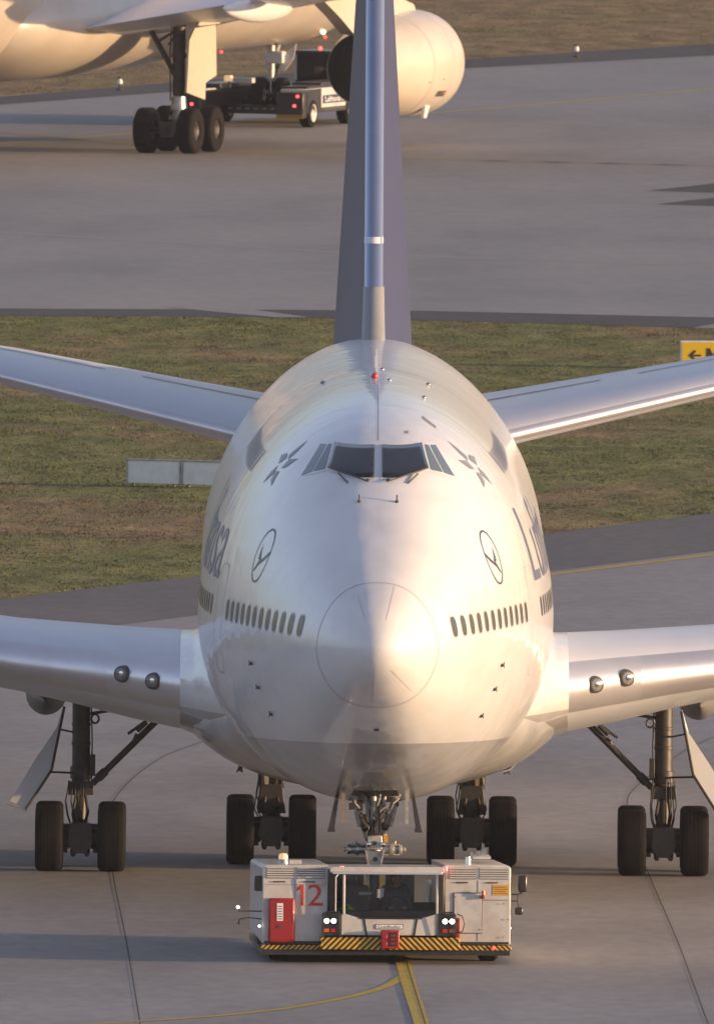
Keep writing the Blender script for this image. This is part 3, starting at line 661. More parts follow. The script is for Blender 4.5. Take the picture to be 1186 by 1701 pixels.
WS = [(4.95, 21.65, 4.221, 15.33, .823, .796, .0291), (5.5, 22.2, 4.26, 15.0, .79, .73, .028), (6.65, 23.2, 4.34, 14.2, .74, .61, .026),
      (11.7, 27.5, 4.92, 10.8, .55, .52, .02), (20.5, 35.1, 5.95, 7.6, .38, .34, .01), (31.5, 44.6, 7.2, 4.2, .20, .18, 0)]
for sg in (-1, 1):
    w, l = wing(WS, .036, 'wing', 'wing_paint', 'alu', jet, sg)
    wing(WI, .036, 'inner_wing', 'wing_paint', 'satin', jet, sg)
    wing(WR, .036, 'wing_root_fillet', 'fairing', 'fairing', jet, sg)
    for X, z in ((4.12, 4.155), (4.70, 4.25)):
        ylz = np.interp(X, [s[0] for s in WI], [s[1] for s in WI]); yf = ylz - .09
        lt = MB().lathe([(.001, -.022), (.09, -.018), (.125, -.008), (.135, .05), (.135, .3)], (sg * X, yf, z), (-sg * .45, .9, 0), 28).build('landing_light', 'lens', w)
        MB().lathe([(.118, -.016), (.15, .0), (.162, .06), (.165, .3)], (sg * X, yf, z), (-sg * .45, .9, 0), 28).build('light_bezel', 'bezel', w)
        MB().lathe([(.001, -.028), (.03, -.027), (.05, -.023)], (sg * X + .01, yf - .001, z + .01), (-sg * .45, .9, 0), 20).build('lamp_bulb', 'chrome', w)
    # flap track fairing under the trailing edge
    rings = []
    for k in range(13):
        t = k / 12; r = max(sin(pi * t) ** .6, .02); rings.append([(sg * 6.2 + .40 * r * cos(q), 33.5 + 6.5 * t, 3.10 + .42 * r * sin(q)) for q in [2 * pi * j / 20 for j in range(20)]])
    MB().loft(rings).build('flap_track_fairing', 'canoe', jet)

# tailplane and fin
TS = [(0.6, 56.5, 6.58, 11.6, .44, .42, -.056), (2.8, 58.5, 7.09, 9.6, .36, .34, -.052), (7.05, 62.3, 7.94, 7.4, .28, .27, -.044), (11.1, 66.0, 8.75, 5.0, .17, .17, -.02)]
for sg in (-1, 1):
    w, l = wing(TS, .016, 'tailplane', 'wing_paint', 'alu', jet, sg)
    for (a, b) in (((2.0, 4.55)), ((5.3, 10.6))):
        bm = bmesh.new(); prev = None
        for k in range(14):
            X = a + (b - a) * k / 13; s = [np.interp(X, [q[0] for q in TS], [q[i] for q in TS]) for i in range(7)]
            def U(x): return Vector((sg * X, s[1] + x * s[3], s[2] + s[4] * naca(x) - s[6] * x * s[3] + .014))
            p, q = bm.verts.new(U(.50)), bm.verts.new(U(.52))
            if prev: bm.faces.new([prev[0], prev[1], q, p])
            prev = (p, q)
        me = bpy.data.meshes.new('elevator_gap'); bm.to_mesh(me); bm.free(); me.materials.append(M['dark_line']); o = bpy.data.objects.new('elevator_gap', me); COL.objects.link(o); o.parent = w
fr, lr, dr = [], [], []
for k in range(15):
    z = 8.6 + (19.3 - 8.6) * k / 14; y0 = 51.5 + (z - 9.1) * 1.12; y1 = 65.5 + (z - 9.1) * .5; c = y1 - y0
    T = max(.758 - .0602 * (z - 9.15), .10); r = min(.185, T * .6)
    prof = [(x, r + (T - r) * (sin(pi / 2 * min(x / .42, 1))) if x < .42 else T * (1 - ((x - .42) / .58) ** 1.6)) for x in [0, .01, .03, .06, .1, .16, .22, .3, .42, .55, .7, .85, 1.0]]
    fr.append([(t, y0 + .2 + x * (c - .2), z) for x, t in prof] + [(-t, y0 + .2 + x * (c - .2), z) for x, t in reversed(prof[:-1])])
    lr.append([(r * .995 * sin(a), y0 + .2 - .30 * cos(a) ** .8 if cos(a) > 0 else y0 + .2, z) for a in [-pi / 2 + pi * j / 14 for j in range(15)]])
fin = MB().loft(fr).build('fin', 'navy', jet, ang=50)
MB().loft(lr, closed=False).build('leading_edge', 'fin_edge', fin, ang=60)
rg_ = []
for z, y, hw in ((8.3, 49.2, .28), (9.2, 50.7, .23), (9.7, 51.6, .215), (10.25, 52.45, .205)):
    rg_.append([(hw * sin(a), y + .35 - .4 * cos(a), z) for a in [-pi / 2 + pi * j / 14 for j in range(15)]] )
MB().loft(rg_, closed=False).build('fin_root_fairing', 'root_grey', jet, ang=80)
zz = 11.05; yy = 51.5 + (zz - 9.1) * 1.12
MB().loft([[(.19 * sin(a), yy + d + .2 - .315 * cos(a), zz + d / 1.12) for a in [-pi / 2 + pi * j / 10 for j in range(11)]] for d in (0, .14)], closed=False).build('fin_band', 'paint_white', fin, ang=80)

# ---------------------------------------------------------------- wheels (axle along x)
def tyre_mesh(name, r, w, rim):
    h = w / 2; g = .006
    prof = [(rim, -h * .72), (rim + .02, -h * .92), (r * .72, -h * 1.0), (r * .88, -h * .99), (r * .96, -h * .86), (r * .99, -h * .70)]
    for c in (-.42, -.14, .14, .42):
        x = c * h; prof += [(r, x - .010), (r - g, x - .005), (r - g, x + .005), (r, x + .010)]
    prof += [(r * .99, h * .70), (r * .96, h * .86), (r * .88, h * .99), (r * .72, h * 1.0), (rim + .02, h * .92), (rim, h * .72)]
    return MB().lathe(prof, (0, 0, 0), (1, 0, 0), 44).mesh(name, 'tyre')
def rim_mesh(name, rim, w):
    h = w / 2
    return MB().lathe([(.001, -h * .55), (.07, -h * .6), (.09, -h * .45), (rim * .7, -h * .35), (rim * .92, -h * .65), (rim + .004, -h * .72), (rim + .004, h * .72), (rim * .92, h * .65), (rim * .7, h * .35), (.09, h * .45), (.07, h * .6), (.001, h * .55)], (0, 0, 0), (1, 0, 0), 32).mesh(name, 'steel')
TY, RI = tyre_mesh('tyre', .625, .525, .27), rim_mesh('wheel_rim', .27, .525)
for me in (TY, RI): me.shade_smooth(); me.set_sharp_from_angle(angle=radians(40))
def wheel(parent, loc, ty=TY, ri=RI):
    a = bpy.data.objects.new('tyre', ty); b = bpy.data.objects.new('wheel_rim', ri)
    for o in (a, b): COL.objects.link(o); o.parent = parent; o.location = loc
def sub(mb, name, m, parent, **k): return mb.build(name, m, parent, **k)

def main_gear(X, yf, sg, wing_gear):
    yc = yf + .735; mb = MB()
    top = 3.55 if wing_gear else 2.9; r = .17 if wing_gear else .185
    mb.cyl((X, yc, 1.55), (X, yc, top), r, r, 24); mb.cyl((X, yc, 1.72), (X, yc, 1.95), r + .035, r + .035, 24); mb.cyl((X, yc, 2.35), (X, yc, 2.42), r + .012, r + .012, 24)
    mb.cyl((X, yc, 2.72), (X, yc, 2.78), r + .012, r + .012, 24)
    mb.box(X - .24, X + .24, yc - .24, yc + .2, 1.42, 1.66)
    g = sub(mb, 'wing_gear_leg' if wing_gear else 'body_gear_leg', 'dark_steel', jet, bevel=.01)
    sub(MB().cyl((X, yc, .75), (X, yc, 1.5), .115 if wing_gear else .17, .115 if wing_gear else .17, 20), 'piston', 'dark_steel', g)
    mb = MB(); mb.cyl((X, yf - .25, .625), (X, yf + 1.72, .625), .14, .14, 16); mb.cyl((X, yc, .55), (X, yc, .95), .20, .15, 16)
    mb.prism([(X - .21, .92), (X + .21, .92), (X + .24, .55), (X + .12, .36), (X - .12, .36), (X - .24, .55)], yf - .34, yf + .05)
    sub(mb, 'bogie_beam', 'dark_steel', g, bevel=.012)
    for y in (yf, yf + 1.47):
        mb = MB(); mb.cyl((X - .60, y, .625), (X + .60, y, .625), .075, .075, 14)
        for s in (-1, 1):
            mb.cyl((X + s * .20, y, .625), (X + s * .34, y, .625), .20, .20, 20)
            mb.cyl((X + s * .24, y - .17, .42), (X + s * .34, y - .17, .42), .055, .055, 8); mb.cyl((X + s * .24, y + .17, .42), (X + s * .34, y + .17, .42), .055, .055, 8)
            mb.cyl((X + s * .13, y - .30, .34), (X + s * .13, y - .1, .42), .05, .06, 8)
        sub(mb, 'axle', 'dark_steel', g)
        for s in (-1, 1): wheel(g, (X + s * .59, y, .627))
    # torque links, hoses
    mb = MB()
    for s in (-1, 1):
        mb.cyl((X + s * .08, yc - .2, 1.45), (X + s * .14, yc - .42, 1.12), .03, .03, 8); mb.cyl((X + s * .14, yc - .42, 1.12), (X + s * .08, yc - .2, .85), .03, .03, 8)
    sub(mb, 'torque_link', 'dark_steel', g)
    mb = MB()
    for j in range(7):
        a = random.uniform(-.26, .26); b = a + random.uniform(-.08, .08)
        mb.tube([(X + a, yc - .24, 1.6 + random.uniform(0, .25)), (X + a * 1.25, yc - .30, 1.3), (X + b * 1.1, yc - .34, 1.05), (X + b * .8, yc - .42, .85)], .013, 6)
    mb.tube([(X + sg * -.19, yc - .1, 3.1), (X + sg * -.21, yc - .14, 2.4), (X + sg * -.2, yc - .2, 1.7)], .014, 6)
    sub(mb, 'hydraulic_hose', 'black', g)
    if wing_gear:
        s = -sg   # towards the body
        mb = MB(); p = Vector((X + s * 1.45, yc + .05, 2.85)); q = Vector((X + s * .22, yc, 1.62))
        mb.cyl(p, q, .062, .062, 12); mb.cyl(p.lerp(q, .80), p.lerp(q, .92), .085, .085, 12); mb.cyl(p + Vector((s * .05, 0, .02)), p + Vector((s * -.10, 0, -.01)), .075, .075, 10)
        sub(mb, 'side_brace', 'dark_steel', g)
        mb = MB(); d = Vector((s * -.02, -.05, .14)); mb.cyl(p + Vector((s * -.16, -.05, .02)), p.lerp(q, .36) + d * .3 + Vector((s * -.12, 0, .12)), .028, .028, 8)
        mb.cyl(p + Vector((s * -.22, -.05, -.05)), p + Vector((s * -.40, -.05, -.22)), .05, .05, 10); mb.cyl(p + Vector((s * -.40, -.05, -.28)), p.lerp(q, .40), .035, .035, 10)
        sub(mb, 'lock_link', 'dark_steel', g)
        mb = MB(); mb.tube([(X + s * .16, yc - .05, 2.95), (X + s * .6, yc - .05, 3.02), (X + s * 1.1, yc, 2.98), (X + s * 1.5, yc + .05, 2.88)], .03, 8)
        for k in range(8):
            a0, a1 = pi * 2 * k / 8, pi * 2 * (k + 1) / 8
            mb.cyl((X + s * .26 + .075 * cos(a0), yc - .15, 2.86 + .09 * sin(a0)), (X + s * .26 + .075 * cos(a1), yc - .15, 2.86 + .09 * sin(a1)), .022, .022, 6)
        sub(mb, 'retraction_arm', 'dark_steel', g)
        mb = MB(); mb.box(X + s * .17 if s > 0 else X + s * .27, X + s * .27 if s > 0 else X + s * .17, yc - .2, yc + .1, 1.78, 2.18)
        sub(mb, 'actuator_box', 'dark_steel', g, bevel=.01)
        # strut door, hung outboard on two rods
        inn = [(.32, 3.10), (.37, 2.84), (.55, 1.92), (1.02, 1.19)]; outp = [(.34, 3.12), (.47, 2.68), (.87, 2.10), (1.33, 1.33)]
        vs = []; fs = []
        for (a, b), (c, e) in zip(inn, outp):
            for dy, ax, bz in ((0, a, b), (.04, c, e)):
                dy -= (3.1 - bz) * .30
                vs += [(X + sg * ax, yc - .45 + dy, bz), (X + sg * (ax - .02), yc - .40 + dy, bz - .015)]
        for k in range(3):
            i = 4 * k; j = i + 4
            fs += [(i, i + 2, j + 2, j), (i + 1, j + 1, j + 3, i + 3), (i, j, j + 1, i + 1), (i + 2, i + 3, j + 3, j + 2)]
        fs += [(0, 1, 3, 2), (12, 14, 15, 13)]
        sub(MB().add(vs, fs), 'strut_door', 'wing_paint', g, ang=10)
        mb = MB(); mb.tube([(X + sg * a, yc - .46 - (3.1 - b) * .30, b) for a, b in inn], .026, 8); sub(mb, 'door_edge', 'dark_steel', g)
        mb = MB(); mb.box(X + sg * 1.0 if sg > 0 else X - 1.40, X + 1.40 if sg > 0 else X - 1.0, yc - 1.2, yc - .95, 1.215, 1.245)
        mb.v = [(a, b, c + (abs(a - X) - 1.2) * .35) for a, b, c in mb.v]
        sub(mb, 'door_foot', 'alu_dull', g)
        for a_ in (MB().cyl((X + sg * .15, yc - .1, 2.60), (X + sg * .42, yc - .56, 2.68), .018, .018, 8), MB().cyl((X + sg * .15, yc - .1, 1.83), (X + sg * .56, yc - .80, 1.88), .02, .02, 8)):
            sub(a_, 'door_rod', 'dark_steel', g)
    else:
        mb = MB()
        mb.box(X - .26, X + .26, yc - .15, yc + .2, 1.5, 2.35); mb.prism([(X - .2, 1.5), (X + .2, 1.5), (X + .27, .95), (X - .27, .95)], yc - .35, yc - .1); mb.cyl((X - sg * -.30, yc - .2, 1.95), (X - sg * -.30, yc - .2, 2.35), .08, .10, 12)
        mb.cyl((X + .22, yc - .25, 1.5), (X + .1, yc - .1, 2.3), .03, .03, 8); mb.cyl((X - .22, yc - .25, 1.5), (X - .1, yc - .1, 2.3), .03, .03, 8)
        sub(mb, 'gear_fittings', 'dark_steel', g, bevel=.02)
        s = sg
        sub(MB().prism([(X + s * .02, 2.3), (X + s * .19, 2.3), (X + s * .16, 1.9), (X + s * .13, 1.5), (X + s * .06, 1.5)], yc - .34, yc - .28), 'jacking_plate', 'steel' if sg < 0 else 'warm_tan', g)
        sub(MB().box(X + .02, X + .20, yc - .36, yc - .2, 1.75, 2.4), 'side_bracket', 'warm_tan', g, bevel=.03)
for sg in (-1, 1):
    main_gear(sg * 5.50, 31.2, sg, True)
    main_gear(sg * 1.90, 34.0, sg, False)

# nose gear, held up in the tractor's cradle
NY = 8.1
mb = MB(); mb.cyl((0, NY, 1.75), (0, NY, 3.4), .115, .115, 20); mb.cyl((0, NY, 2.25), (0, NY, 2.45), .15, .15, 20); mb.cyl((0, NY, 2.75), (0, NY, 2.95), .15, .15, 20)
for s in (-1, 1): mb.cyl((s * .40, NY - .25, 2.86), (s * .13, NY - .1, 1.95), .062, .052, 12)
mb.box(-.46, .46, NY - .3, NY - .15, 2.76, 2.86)
ng = mb.build('nose_gear_leg', 'steel', jet, bevel=.01)
mb = MB()
for s in (-1, 1):
    mb.cyl((s * .46, NY - .2, 3.0), (s * .28, NY - .25, 2.2), .038, .034, 10); mb.cyl((s * .20, NY - .3, 3.0), (s * .12, NY - .3, 2.3), .032, .03, 10)
sub(mb, 'drag_brace', 'steel', ng)
rn = random.Random(4)
for j in range(22):
    x = rn.uniform(-.44, .44); z = rn.uniform(2.45, 2.98); y = NY - rn.uniform(.35, .75); q = rn.uniform(.02, .06); h_ = rn.uniform(.05, .22)
    if j % 2: mb = MB().box(x - q, x + q, y, y + .06, z - h_ / 2, z + h_ / 2)
    else: mb = MB().tube([(x, y, z), (x + rn.uniform(-.15, .15), y - .05, z - .1), (x * .6, y + .1, z - .3)], .02, 8)
    sub(mb, 'bay_fitting', rn.choice(['steel', 'alu_dull', 'dark_steel', 'steel', 'dark_steel']), ng)
sub(MB().cyl((-.03, NY - .35, 2.35), (-.03, NY - .35, 2.85), .055, .055, 14), 'oleo_cylinder', 'steel', ng)
mb = MB(); mb.box(-.135, .135, NY - .46, NY - .22, 1.80, 2.06); sub(mb, 'steering_collar', 'steel', ng, bevel=.02)
sub(MB().box(-.04, .03, NY - .475, NY - .455, 1.89, 1.96), 'data_plate', 'dark_line', ng)
sub(MB().box(-.02, .05, NY - .42, NY - .3, 2.063, 2.10), 'safety_pin_flag', 'red', ng)
for s in (-1, 1):
    mb = MB(); mb.cyl((s * .16, NY - .3, 1.80), (s * .44, NY - .3, 1.80), .085, .075, 16); mb.cyl((s * .28, NY - .3, 1.80), (s * .34, NY - .3, 1.80), .115, .115, 16); mb.cyl((s * .44, NY - .3, 1.80), (s * .50, NY - .3, 1.80), .095, .085, 16); mb.cyl((s * .52, NY - .3, 1.80), (s * .56, NY - .3, 1.80), .045, .045, 12)
    mb.box(min(s * .16, s * .44), max(s * .16, s * .44), NY - .36, NY - .25, 1.70, 1.725); mb.box(min(s * .16, s * .44), max(s * .16, s * .44), NY - .36, NY - .25, 1.875, 1.90); mb.cyl((s * .36, NY - .3, 1.85), (s * .36, NY - .3, 1.96), .02, .03, 8)
    sub(mb, 'steering_cylinder', 'steel' if s > 0 else 'alu_dull', ng, bevel=.004)
    mb = MB(); mb.lathe([(.001, -.03), (.045, -.02), (.06, .0), (.06, .09), (.001, .1)], (s * .175, NY - .42, 2.20 if s < 0 else 2.22), (0, 1, 0), 20); sub(mb, 'taxi_light', 'glass', ng)
    sub(MB().lathe([(.06, -.012), (.078, 0), (.078, .1)], (s * .175, NY - .42, 2.20 if s < 0 else 2.22), (0, 1, 0), 20), 'light_housing', 'dark_steel', ng)
    sub(MB().lathe([(.001, -.03), (.04, -.02), (.05, .0), (.05, .06)], (s * .13 + .02, NY - .50, 1.90), (0, 1, 0), 18), 'taxi_light', 'chrome', ng)
mb = MB(); mb.prism([(-.18, 1.78), (.18, 1.78), (.09, 1.40), (-.07, 1.40)], NY - .42, NY - .38)
for s in (-1, 1): mb.prism([(s * .18, 1.80), (s * .15, 1.80), (s * .065, 1.38), (s * .10, 1.38)], NY - .50, NY - .38)
sub(mb, 'tow_fitting', 'steel', ng)
for z, r_ in ((1.63, .045), (1.50, .025)): sub(MB().cyl((0.01, NY - .43, z), (0.01, NY - .415, z), r_, r_, 14), 'tow_pin_hole', 'dark_line', ng)
sub(MB().prism([(-.24, 2.42), (-.12, 2.42), (-.12, 2.25), (-.21, 2.25)], NY + .1, NY + .13), 'placard', 'label_yellow', ng)
sub(MB().box(.16, .24, NY - .2, NY - .12, 1.92, 2.05), 'steering_block', 'label_yellow', ng)
mb = MB()
for j in range(6):
    a = random.uniform(-.14, .14); mb.tube([(a, NY - .15, 2.9), (a * 1.4, NY - .3, 2.5), (a * .9, NY - .33, 2.15), (a * 1.3, NY - .3, 1.95)], .012, 6)
sub(mb, 'hydraulic_hose', 'black', ng)
mb = MB(); mb.cyl((-.5, NY, .80), (.5, NY, .80), .07, .07, 12); mb.cyl((0, NY, .75), (0, NY, 1.8), .09, .09, 16); sub(mb, 'axle', 'dark_steel', ng)
for s in (-1, 1): wheel(ng, (s * .46, NY, .80))
for s in (-1, 1):
    MB().prism([(s * .54, 3.08), (s * .62, 3.06), (s * .60, 2.30), (s * .545, 2.32)], NY - 1.1, NY - 1.02).build('nose_gear_door', 'warm_tan' if s < 0 else 'steel', jet)  # left door tan: sunlight put into its colour
    MB().prism([(s * .66, 2.75), (s * .72, 2.75), (s * .84, 2.18), (s * .74, 2.16)], NY - .6, NY + .4).build('nose_gear_door', 'dark_steel', jet)
    MB().prism([(s * .86, 2.13), (s * .84, 2.18), (s * .74, 2.16), (s * .72, 2.13)], NY - .6, NY + .35).build('door_hinge', 'dark_steel', jet)

# ------------------------------------------------------------------ tow tractor (local: front y=0, y runs to its rear)
tug = empty('tow_tractor', (0.60, 577.9, 0.0), 0.050)
tag(tug, 'low wide white aircraft tow tractor marked 12, with red cabinet and yellow black bumper', 'tow tractor')
LEN = 9.0
def part(mb, name, m, parent=tug, **k): return mb.build(name, m, parent, **k)
for nm, x0, x1 in (('engine_housing', -2.24, -1.06), ('equipment_housing', 1.05, 2.235)):
    mb = MB(); ch = .05
    mb.prism([(x0, .36), (x1, .36), (x1, 1.79 - (ch if x1 > 0 else 0)), (x1 - (ch if x1 > 0 else 0), 1.79), (x0 + (ch if x0 < 0 else 0), 1.79), (x0, 1.79 - (ch if x0 < 0 else 0))], .22, 5.0)
    mb.v = [(a, b, c - (.17 if b > 3 and c > 1 else 0)) for a, b, c in mb.v]
    mod = part(mb, nm, 'tug_white', bevel=.02)
    xi = (x0 + .4, x1) if x0 < 0 else (x0, x1 - .4); mb = MB(); mb.prism([(xi[0], .36), (xi[1], .36), (xi[1], 1.15), (xi[0], 1.15)], 5.02, 6.7); part(mb, 'rear_housing', 'tug_grey', bevel=.03)
    # louvres: recessed dark backing, slats proud
    for gx0, gx1 in ((x0 + .08, (x0 + x1) / 2 - .03), ((x0 + x1) / 2 + .03, x1 - .05)):
        part(MB().box(gx0, gx1, .212, .222, 1.54, 1.745), 'louvre_recess', 'dark_line', mod)
        for k in range(5):
            z = 1.555 + k * .041
            mb = MB().box(gx0, gx1, .190, .213, z, z + .024); part(mb, 'louvre_slat', 'tug_white', mod)
        part(MB().box(gx0 + .12, gx0 + .33, .196, .222, 1.47, 1.49), 'door_handle', 'blackpaint', mod)
    part(MB().box((x0 + x1) / 2 - .006, (x0 + x1) / 2 + .006, .214, .222, .42, 1.52), 'panel_seam', 'line', mod)
    part(MB().box(x0 + .04, x1 - .03, .205, .226, .37, .41), 'sill', 'blackpaint', mod)
    part(MB().box(x0 - (.0 if x0 > 0 else .01), x1 + (.01 if x1 > 0 else 0), .14, .5, .26, .345), 'step_bar', 'hazard_small', bevel=.008)
    for y in (1.3, 4.3):
        o_ = bpy.data.objects.new('tyre', None)
        xx = x0 + .35 if x0 < 0 else x1 - .35
        mbt = MB().lathe([(.22, -.17), (.30, -.19), (.40, -.17), (.45, -.12), (.45, .12), (.40, .17), (.30, .19), (.22, .17)], (xx, y, .45), (1, 0, 0), 32); wt = part(mbt, 'wheel', 'tyre')
        part(MB().lathe([(.001, -.10), (.16, -.12), (.225, -.16), (.225, .16), (.16, .12), (.001, .10)], (xx, y, .45), (1, 0, 0), 24), 'wheel_rim', 'tug_white', wt)
# red cabinet standing proud of the left housing
cab_red = part(MB().box(-2.13, -1.66, .10, .24, .385, 1.185), 'fire_extinguisher_cabinet', 'red', bevel=.025)
part(MB().box(-2.10, -1.69, .09, .10, .42, 1.15), 'cabinet_door', 'red', cab_red, bevel=.006)
part(MB().box(-1.98, -1.87, .083, .0895, .78, 1.10), 'white_label', 'paper', cab_red)
for k in range(6): part(MB().box(-1.965, -1.885, .0810, .0828, .81 + k * .045, .825 + k * .045), 'label_print', 'dark_line', cab_red)
part(MB().box(-1.96, -1.88, .075, .0895, .66, .70), 'cabinet_latch', 'dark_line', cab_red)
put_text('fleet_number', '2', .27, .385, 'red_print', (-1.42, .2115, 1.05), tug)
part(MB().prism([(-1.545, 1.05), (-1.495, 1.05), (-1.495, 1.435), (-1.530, 1.435), (-1.62, 1.355), (-1.62, 1.31), (-1.545, 1.36)], .2110, .2118), 'fleet_number', 'red_print')
# access door and yellow label on the right housing
part(MB().box(1.20, 1.72, .208, .222, .56, 1.30), 'panel_gap', 'dark_line')
part(MB().box(1.215, 1.705, .198, .2085, .575, 1.285), 'access_door', 'tug_grey', bevel=.004)
part(MB().box(1.91, 2.20, .212, .222, 1.25, 1.44), 'yellow_notice', 'label_yellow')
for k in range(4): part(MB().box(1.93, 2.18 - .04 * (k % 2), .2095, .2118, 1.28 + k * .038, 1.29 + k * .038), 'notice_print', 'dark_line')
part(MB().cyl((1.735, .13, 1.26), (1.735, .13, 1.34), .035, .03, 14), 'warning_lamp', 'lamp_redlens'); part(MB().box(1.715, 1.755, .12, .23, 1.19, 1.26), 'lamp_bracket', 'red')
part(MB().box(1.20, 2.2, .20, .222, 1.165, 1.175), 'panel_seam', 'line')
for (x, z) in ((1.24, 1.22), (1.24, .63), (1.68, 1.22), (1.68, .63), (2.1, .5), (2.1, 1.1), (2.18, .82)): part(MB().cyl((x, .19, z), (x, .2, z), .012, .012, 8), 'bolt', 'dark_line')
part(MB().tube([(1.26, .12, .92), (1.36, .1, .88), (1.40, .1, .74), (1.36, .1, .60), (1.27, .12, .58)], .01, 6), 'cable', 'blackpaint')
part(MB().box(1.27, 1.31, .12, .21, .46, .84), 'reflector', 'lamp_redlens')
part(MB().box(-2.2, -1.1, .209, .2215, 1.4255, 1.431), 'panel_seam', 'line')

# cab shell: roof, pillars, low nose; open inside
cabn = part(MB().prism([(-1.03, 1.655), (1.03, 1.655), (1.03, 1.72), (.98, 1.765), (-.98, 1.765), (-1.03, 1.72)], .02, 2.3), 'cab_roof', 'tug_white', bevel=.015)
for v in cabn.data.vertices:
    if v.co.y > 1 and v.co.z > 1.7: v.co.z -= .085
part(MB().box(-.99, .99, .0, .03, 1.63, 1.68), 'roof_trim', 'alu', cabn, bevel=.008)
for s in (-1, 1):
    xo = .06
    part(MB().prism([(s * .815 + xo, .78), (s * .86 + xo, .78), (s * .86 + xo, 1.655), (s * .815 + xo, 1.655)], .04, .12), 'windscreen_pillar', 'tug_white', bevel=.01)
    part(MB().box(min(s * .93, s * 1.03), max(s * .93, s * 1.03), .12, .24, .9, 1.655), 'corner_pillar', 'blackpaint', bevel=.01)
    part(MB().box(min(s * .99, s * 1.03), max(s * .99, s * 1.03), .24, 2.3, .4, .95), 'cab_side', 'blackpaint')
    part(MB().box(min(s * 1.005, s * 1.015), max(s * 1.005, s * 1.015), .24, 2.25, .952, 1.655), 'cab_side_window', 'clearglass')  # side glazing added to let light into the cab
part(MB().box(-1.03, 1.03, 2.25, 2.32, .4, 1.0), 'cab_rear_wall', 'interior')
part(MB().box(-.98, .98, 2.28, 2.29, 1.002, 1.60), 'cab_rear_window', 'clearglass')  # rear glazing added so light reaches the cab interior
part(MB().box(-.99, .99, .3, 2.25, .40, .44), 'cab_floor', 'interior')
part(MB().prism([(-.74, 1.63), (.86, 1.63), (.86, .925), (.60, .845), (-.48, .845), (-.74, .925)], .055, .063), 'windscreen', 'clearglass')
mbn = MB().prism([(-.85, .53), (.93, .53), (.93, .905), (.86, .912), (.60, .832), (-.48, .832), (-.74, .912), (-.85, .905)], .02, .30)
part(mbn, 'front_panel', 'tug_white', bevel=.015)
for s in (-1, 1):
    c = .06
    part(MB().prism([(s * .46 + c, .845), (s * .495 + c, .845), (s * .445 + c, .53), (s * .41 + c, .53)], .010, .022), 'panel_trim', 'blackpaint')
part(MB().prism([(-.50, .845), (.62, .845), (.62, .825), (-.50, .825)], .008, .022), 'panel_trim', 'blackpaint')
part(MB().box(-.205, .29, .008, .020, .645, .735), 'name_plate', 'blackpaint')
part(MB().box(-.195, .28, .004, .0082, .655, .725), 'name_plate_face', 'paper')
put_text('maker_name', 'Goldhofer', .42, .052, 'dark_line', (-.168, .002, .662), tug)
for s in (-1, 1):
    c = .04; xa, xb = (s * .86 + c, s * 1.20 + c); x0, x1 = min(xa, xb), max(xa, xb)
    hl = part(MB().box(x0, x1, .0, .26, .50, .93), 'headlight_housing', 'blackpaint', bevel=.03)
    for dx in (-.065, .065):
        cx = s * 1.065 + c + dx * .95
        part(MB().lathe([(.001, -.012), (.035, -.010), (.045, .0), (.045, .02)], (cx, -.008, .79), (0, 1, 0), 20), 'headlight', 'lamp_white', hl)
        part(MB().lathe([(.045, -.014), (.058, -.006), (.058, .02)], (cx, -.008, .79), (0, 1, 0), 20), 'headlight_bezel', 'dark_steel', hl)
        part(MB().box(cx - .045, cx + .045, -.012, .004, .59, .65), 'indicator', 'lamp_amber' if (dx < 0) == (s < 0) else 'lamp_redlens', hl)
    part(MB().tube([(x0 + .01, -.02, .5), (x0 + .01, -.05, .90), (x0 + .06, -.05, .955), (x1 - .06, -.05, .955), (x1 - .01, -.05, .90), (x1 - .01, -.02, .5)], .012, 8), 'guard_hoop', 'blackpaint')
part(MB().box(-1.20, 1.31, -.06, .2, .275, .495), 'front_bumper', 'hazard', bevel=.012)
part(MB().box(-2.25, 2.22, .12, 5.0, .17, .262), 'chassis_underside', 'blackpaint')
rb = part(MB().box(-.12, .215, -.16, -.062, .30, .635), 'tow_coupling', 'red', bevel=.015)
for x, z in ((-.05, .52), (-.05, .38)): part(MB().box(x - .045, x + .045, -.175, -.161, z - .04, z + .04), 'coupling_pin', 'red', rb, bevel=.008)
part(MB().box(.045, .165, -.170, -.1605, .345, .60), 'coupling_slot', 'blackpaint', rb)
for z in (.40, .47, .54): part(MB().box(.06, .15, -.185, -.171, z - .018, z + .018), 'coupling_lug', 'red', rb)
# roof lamps, beacon, mirrors, rails
for x in (-.82, 1.05): part(MB().cyl((x, .1, 1.70), (x, .1, 1.77), .045, .04, 16), 'marker_lamp', 'lamp_red')
bc = part(MB().cyl((-1.83, 1.0, 1.75), (-1.83, 1.0, 1.84), .10, .09, 20), 'beacon_base', 'alu_dull')
part(MB().lathe([(.085, 0), (.085, .06), (.06, .10), (.001, .11)], (-1.83, 1.0, 1.842), (0, 0, 1), 20), 'beacon_lens', 'lamp_orange', bc)
part(MB().box(-1.72, -1.50, .95, 1.1, 1.75, 1.83), 'beacon_bracket', 'tug_white')
part(MB().cyl((1.50, 1.0, 1.75), (1.50, 1.0, 1.90), .06, .05, 16), 'camera_mast', 'chrome')
for j, (a, b) in enumerate(((1.60, 1.66), (1.72, 1.79), (1.84, 1.90))): part(MB().prism([(a, 1.79), (b + .05, 1.79), (b + .02, 1.88 + .03 * j), (a + .02, 1.92)], 2.3 + j * .3, 2.36 + j * .3), 'roof_bracket', 'alu_dull')
part(MB().box(1.65, 1.98, 2.2, 2.9, 1.79, 1.83), 'roof_hatch', 'tug_grey')
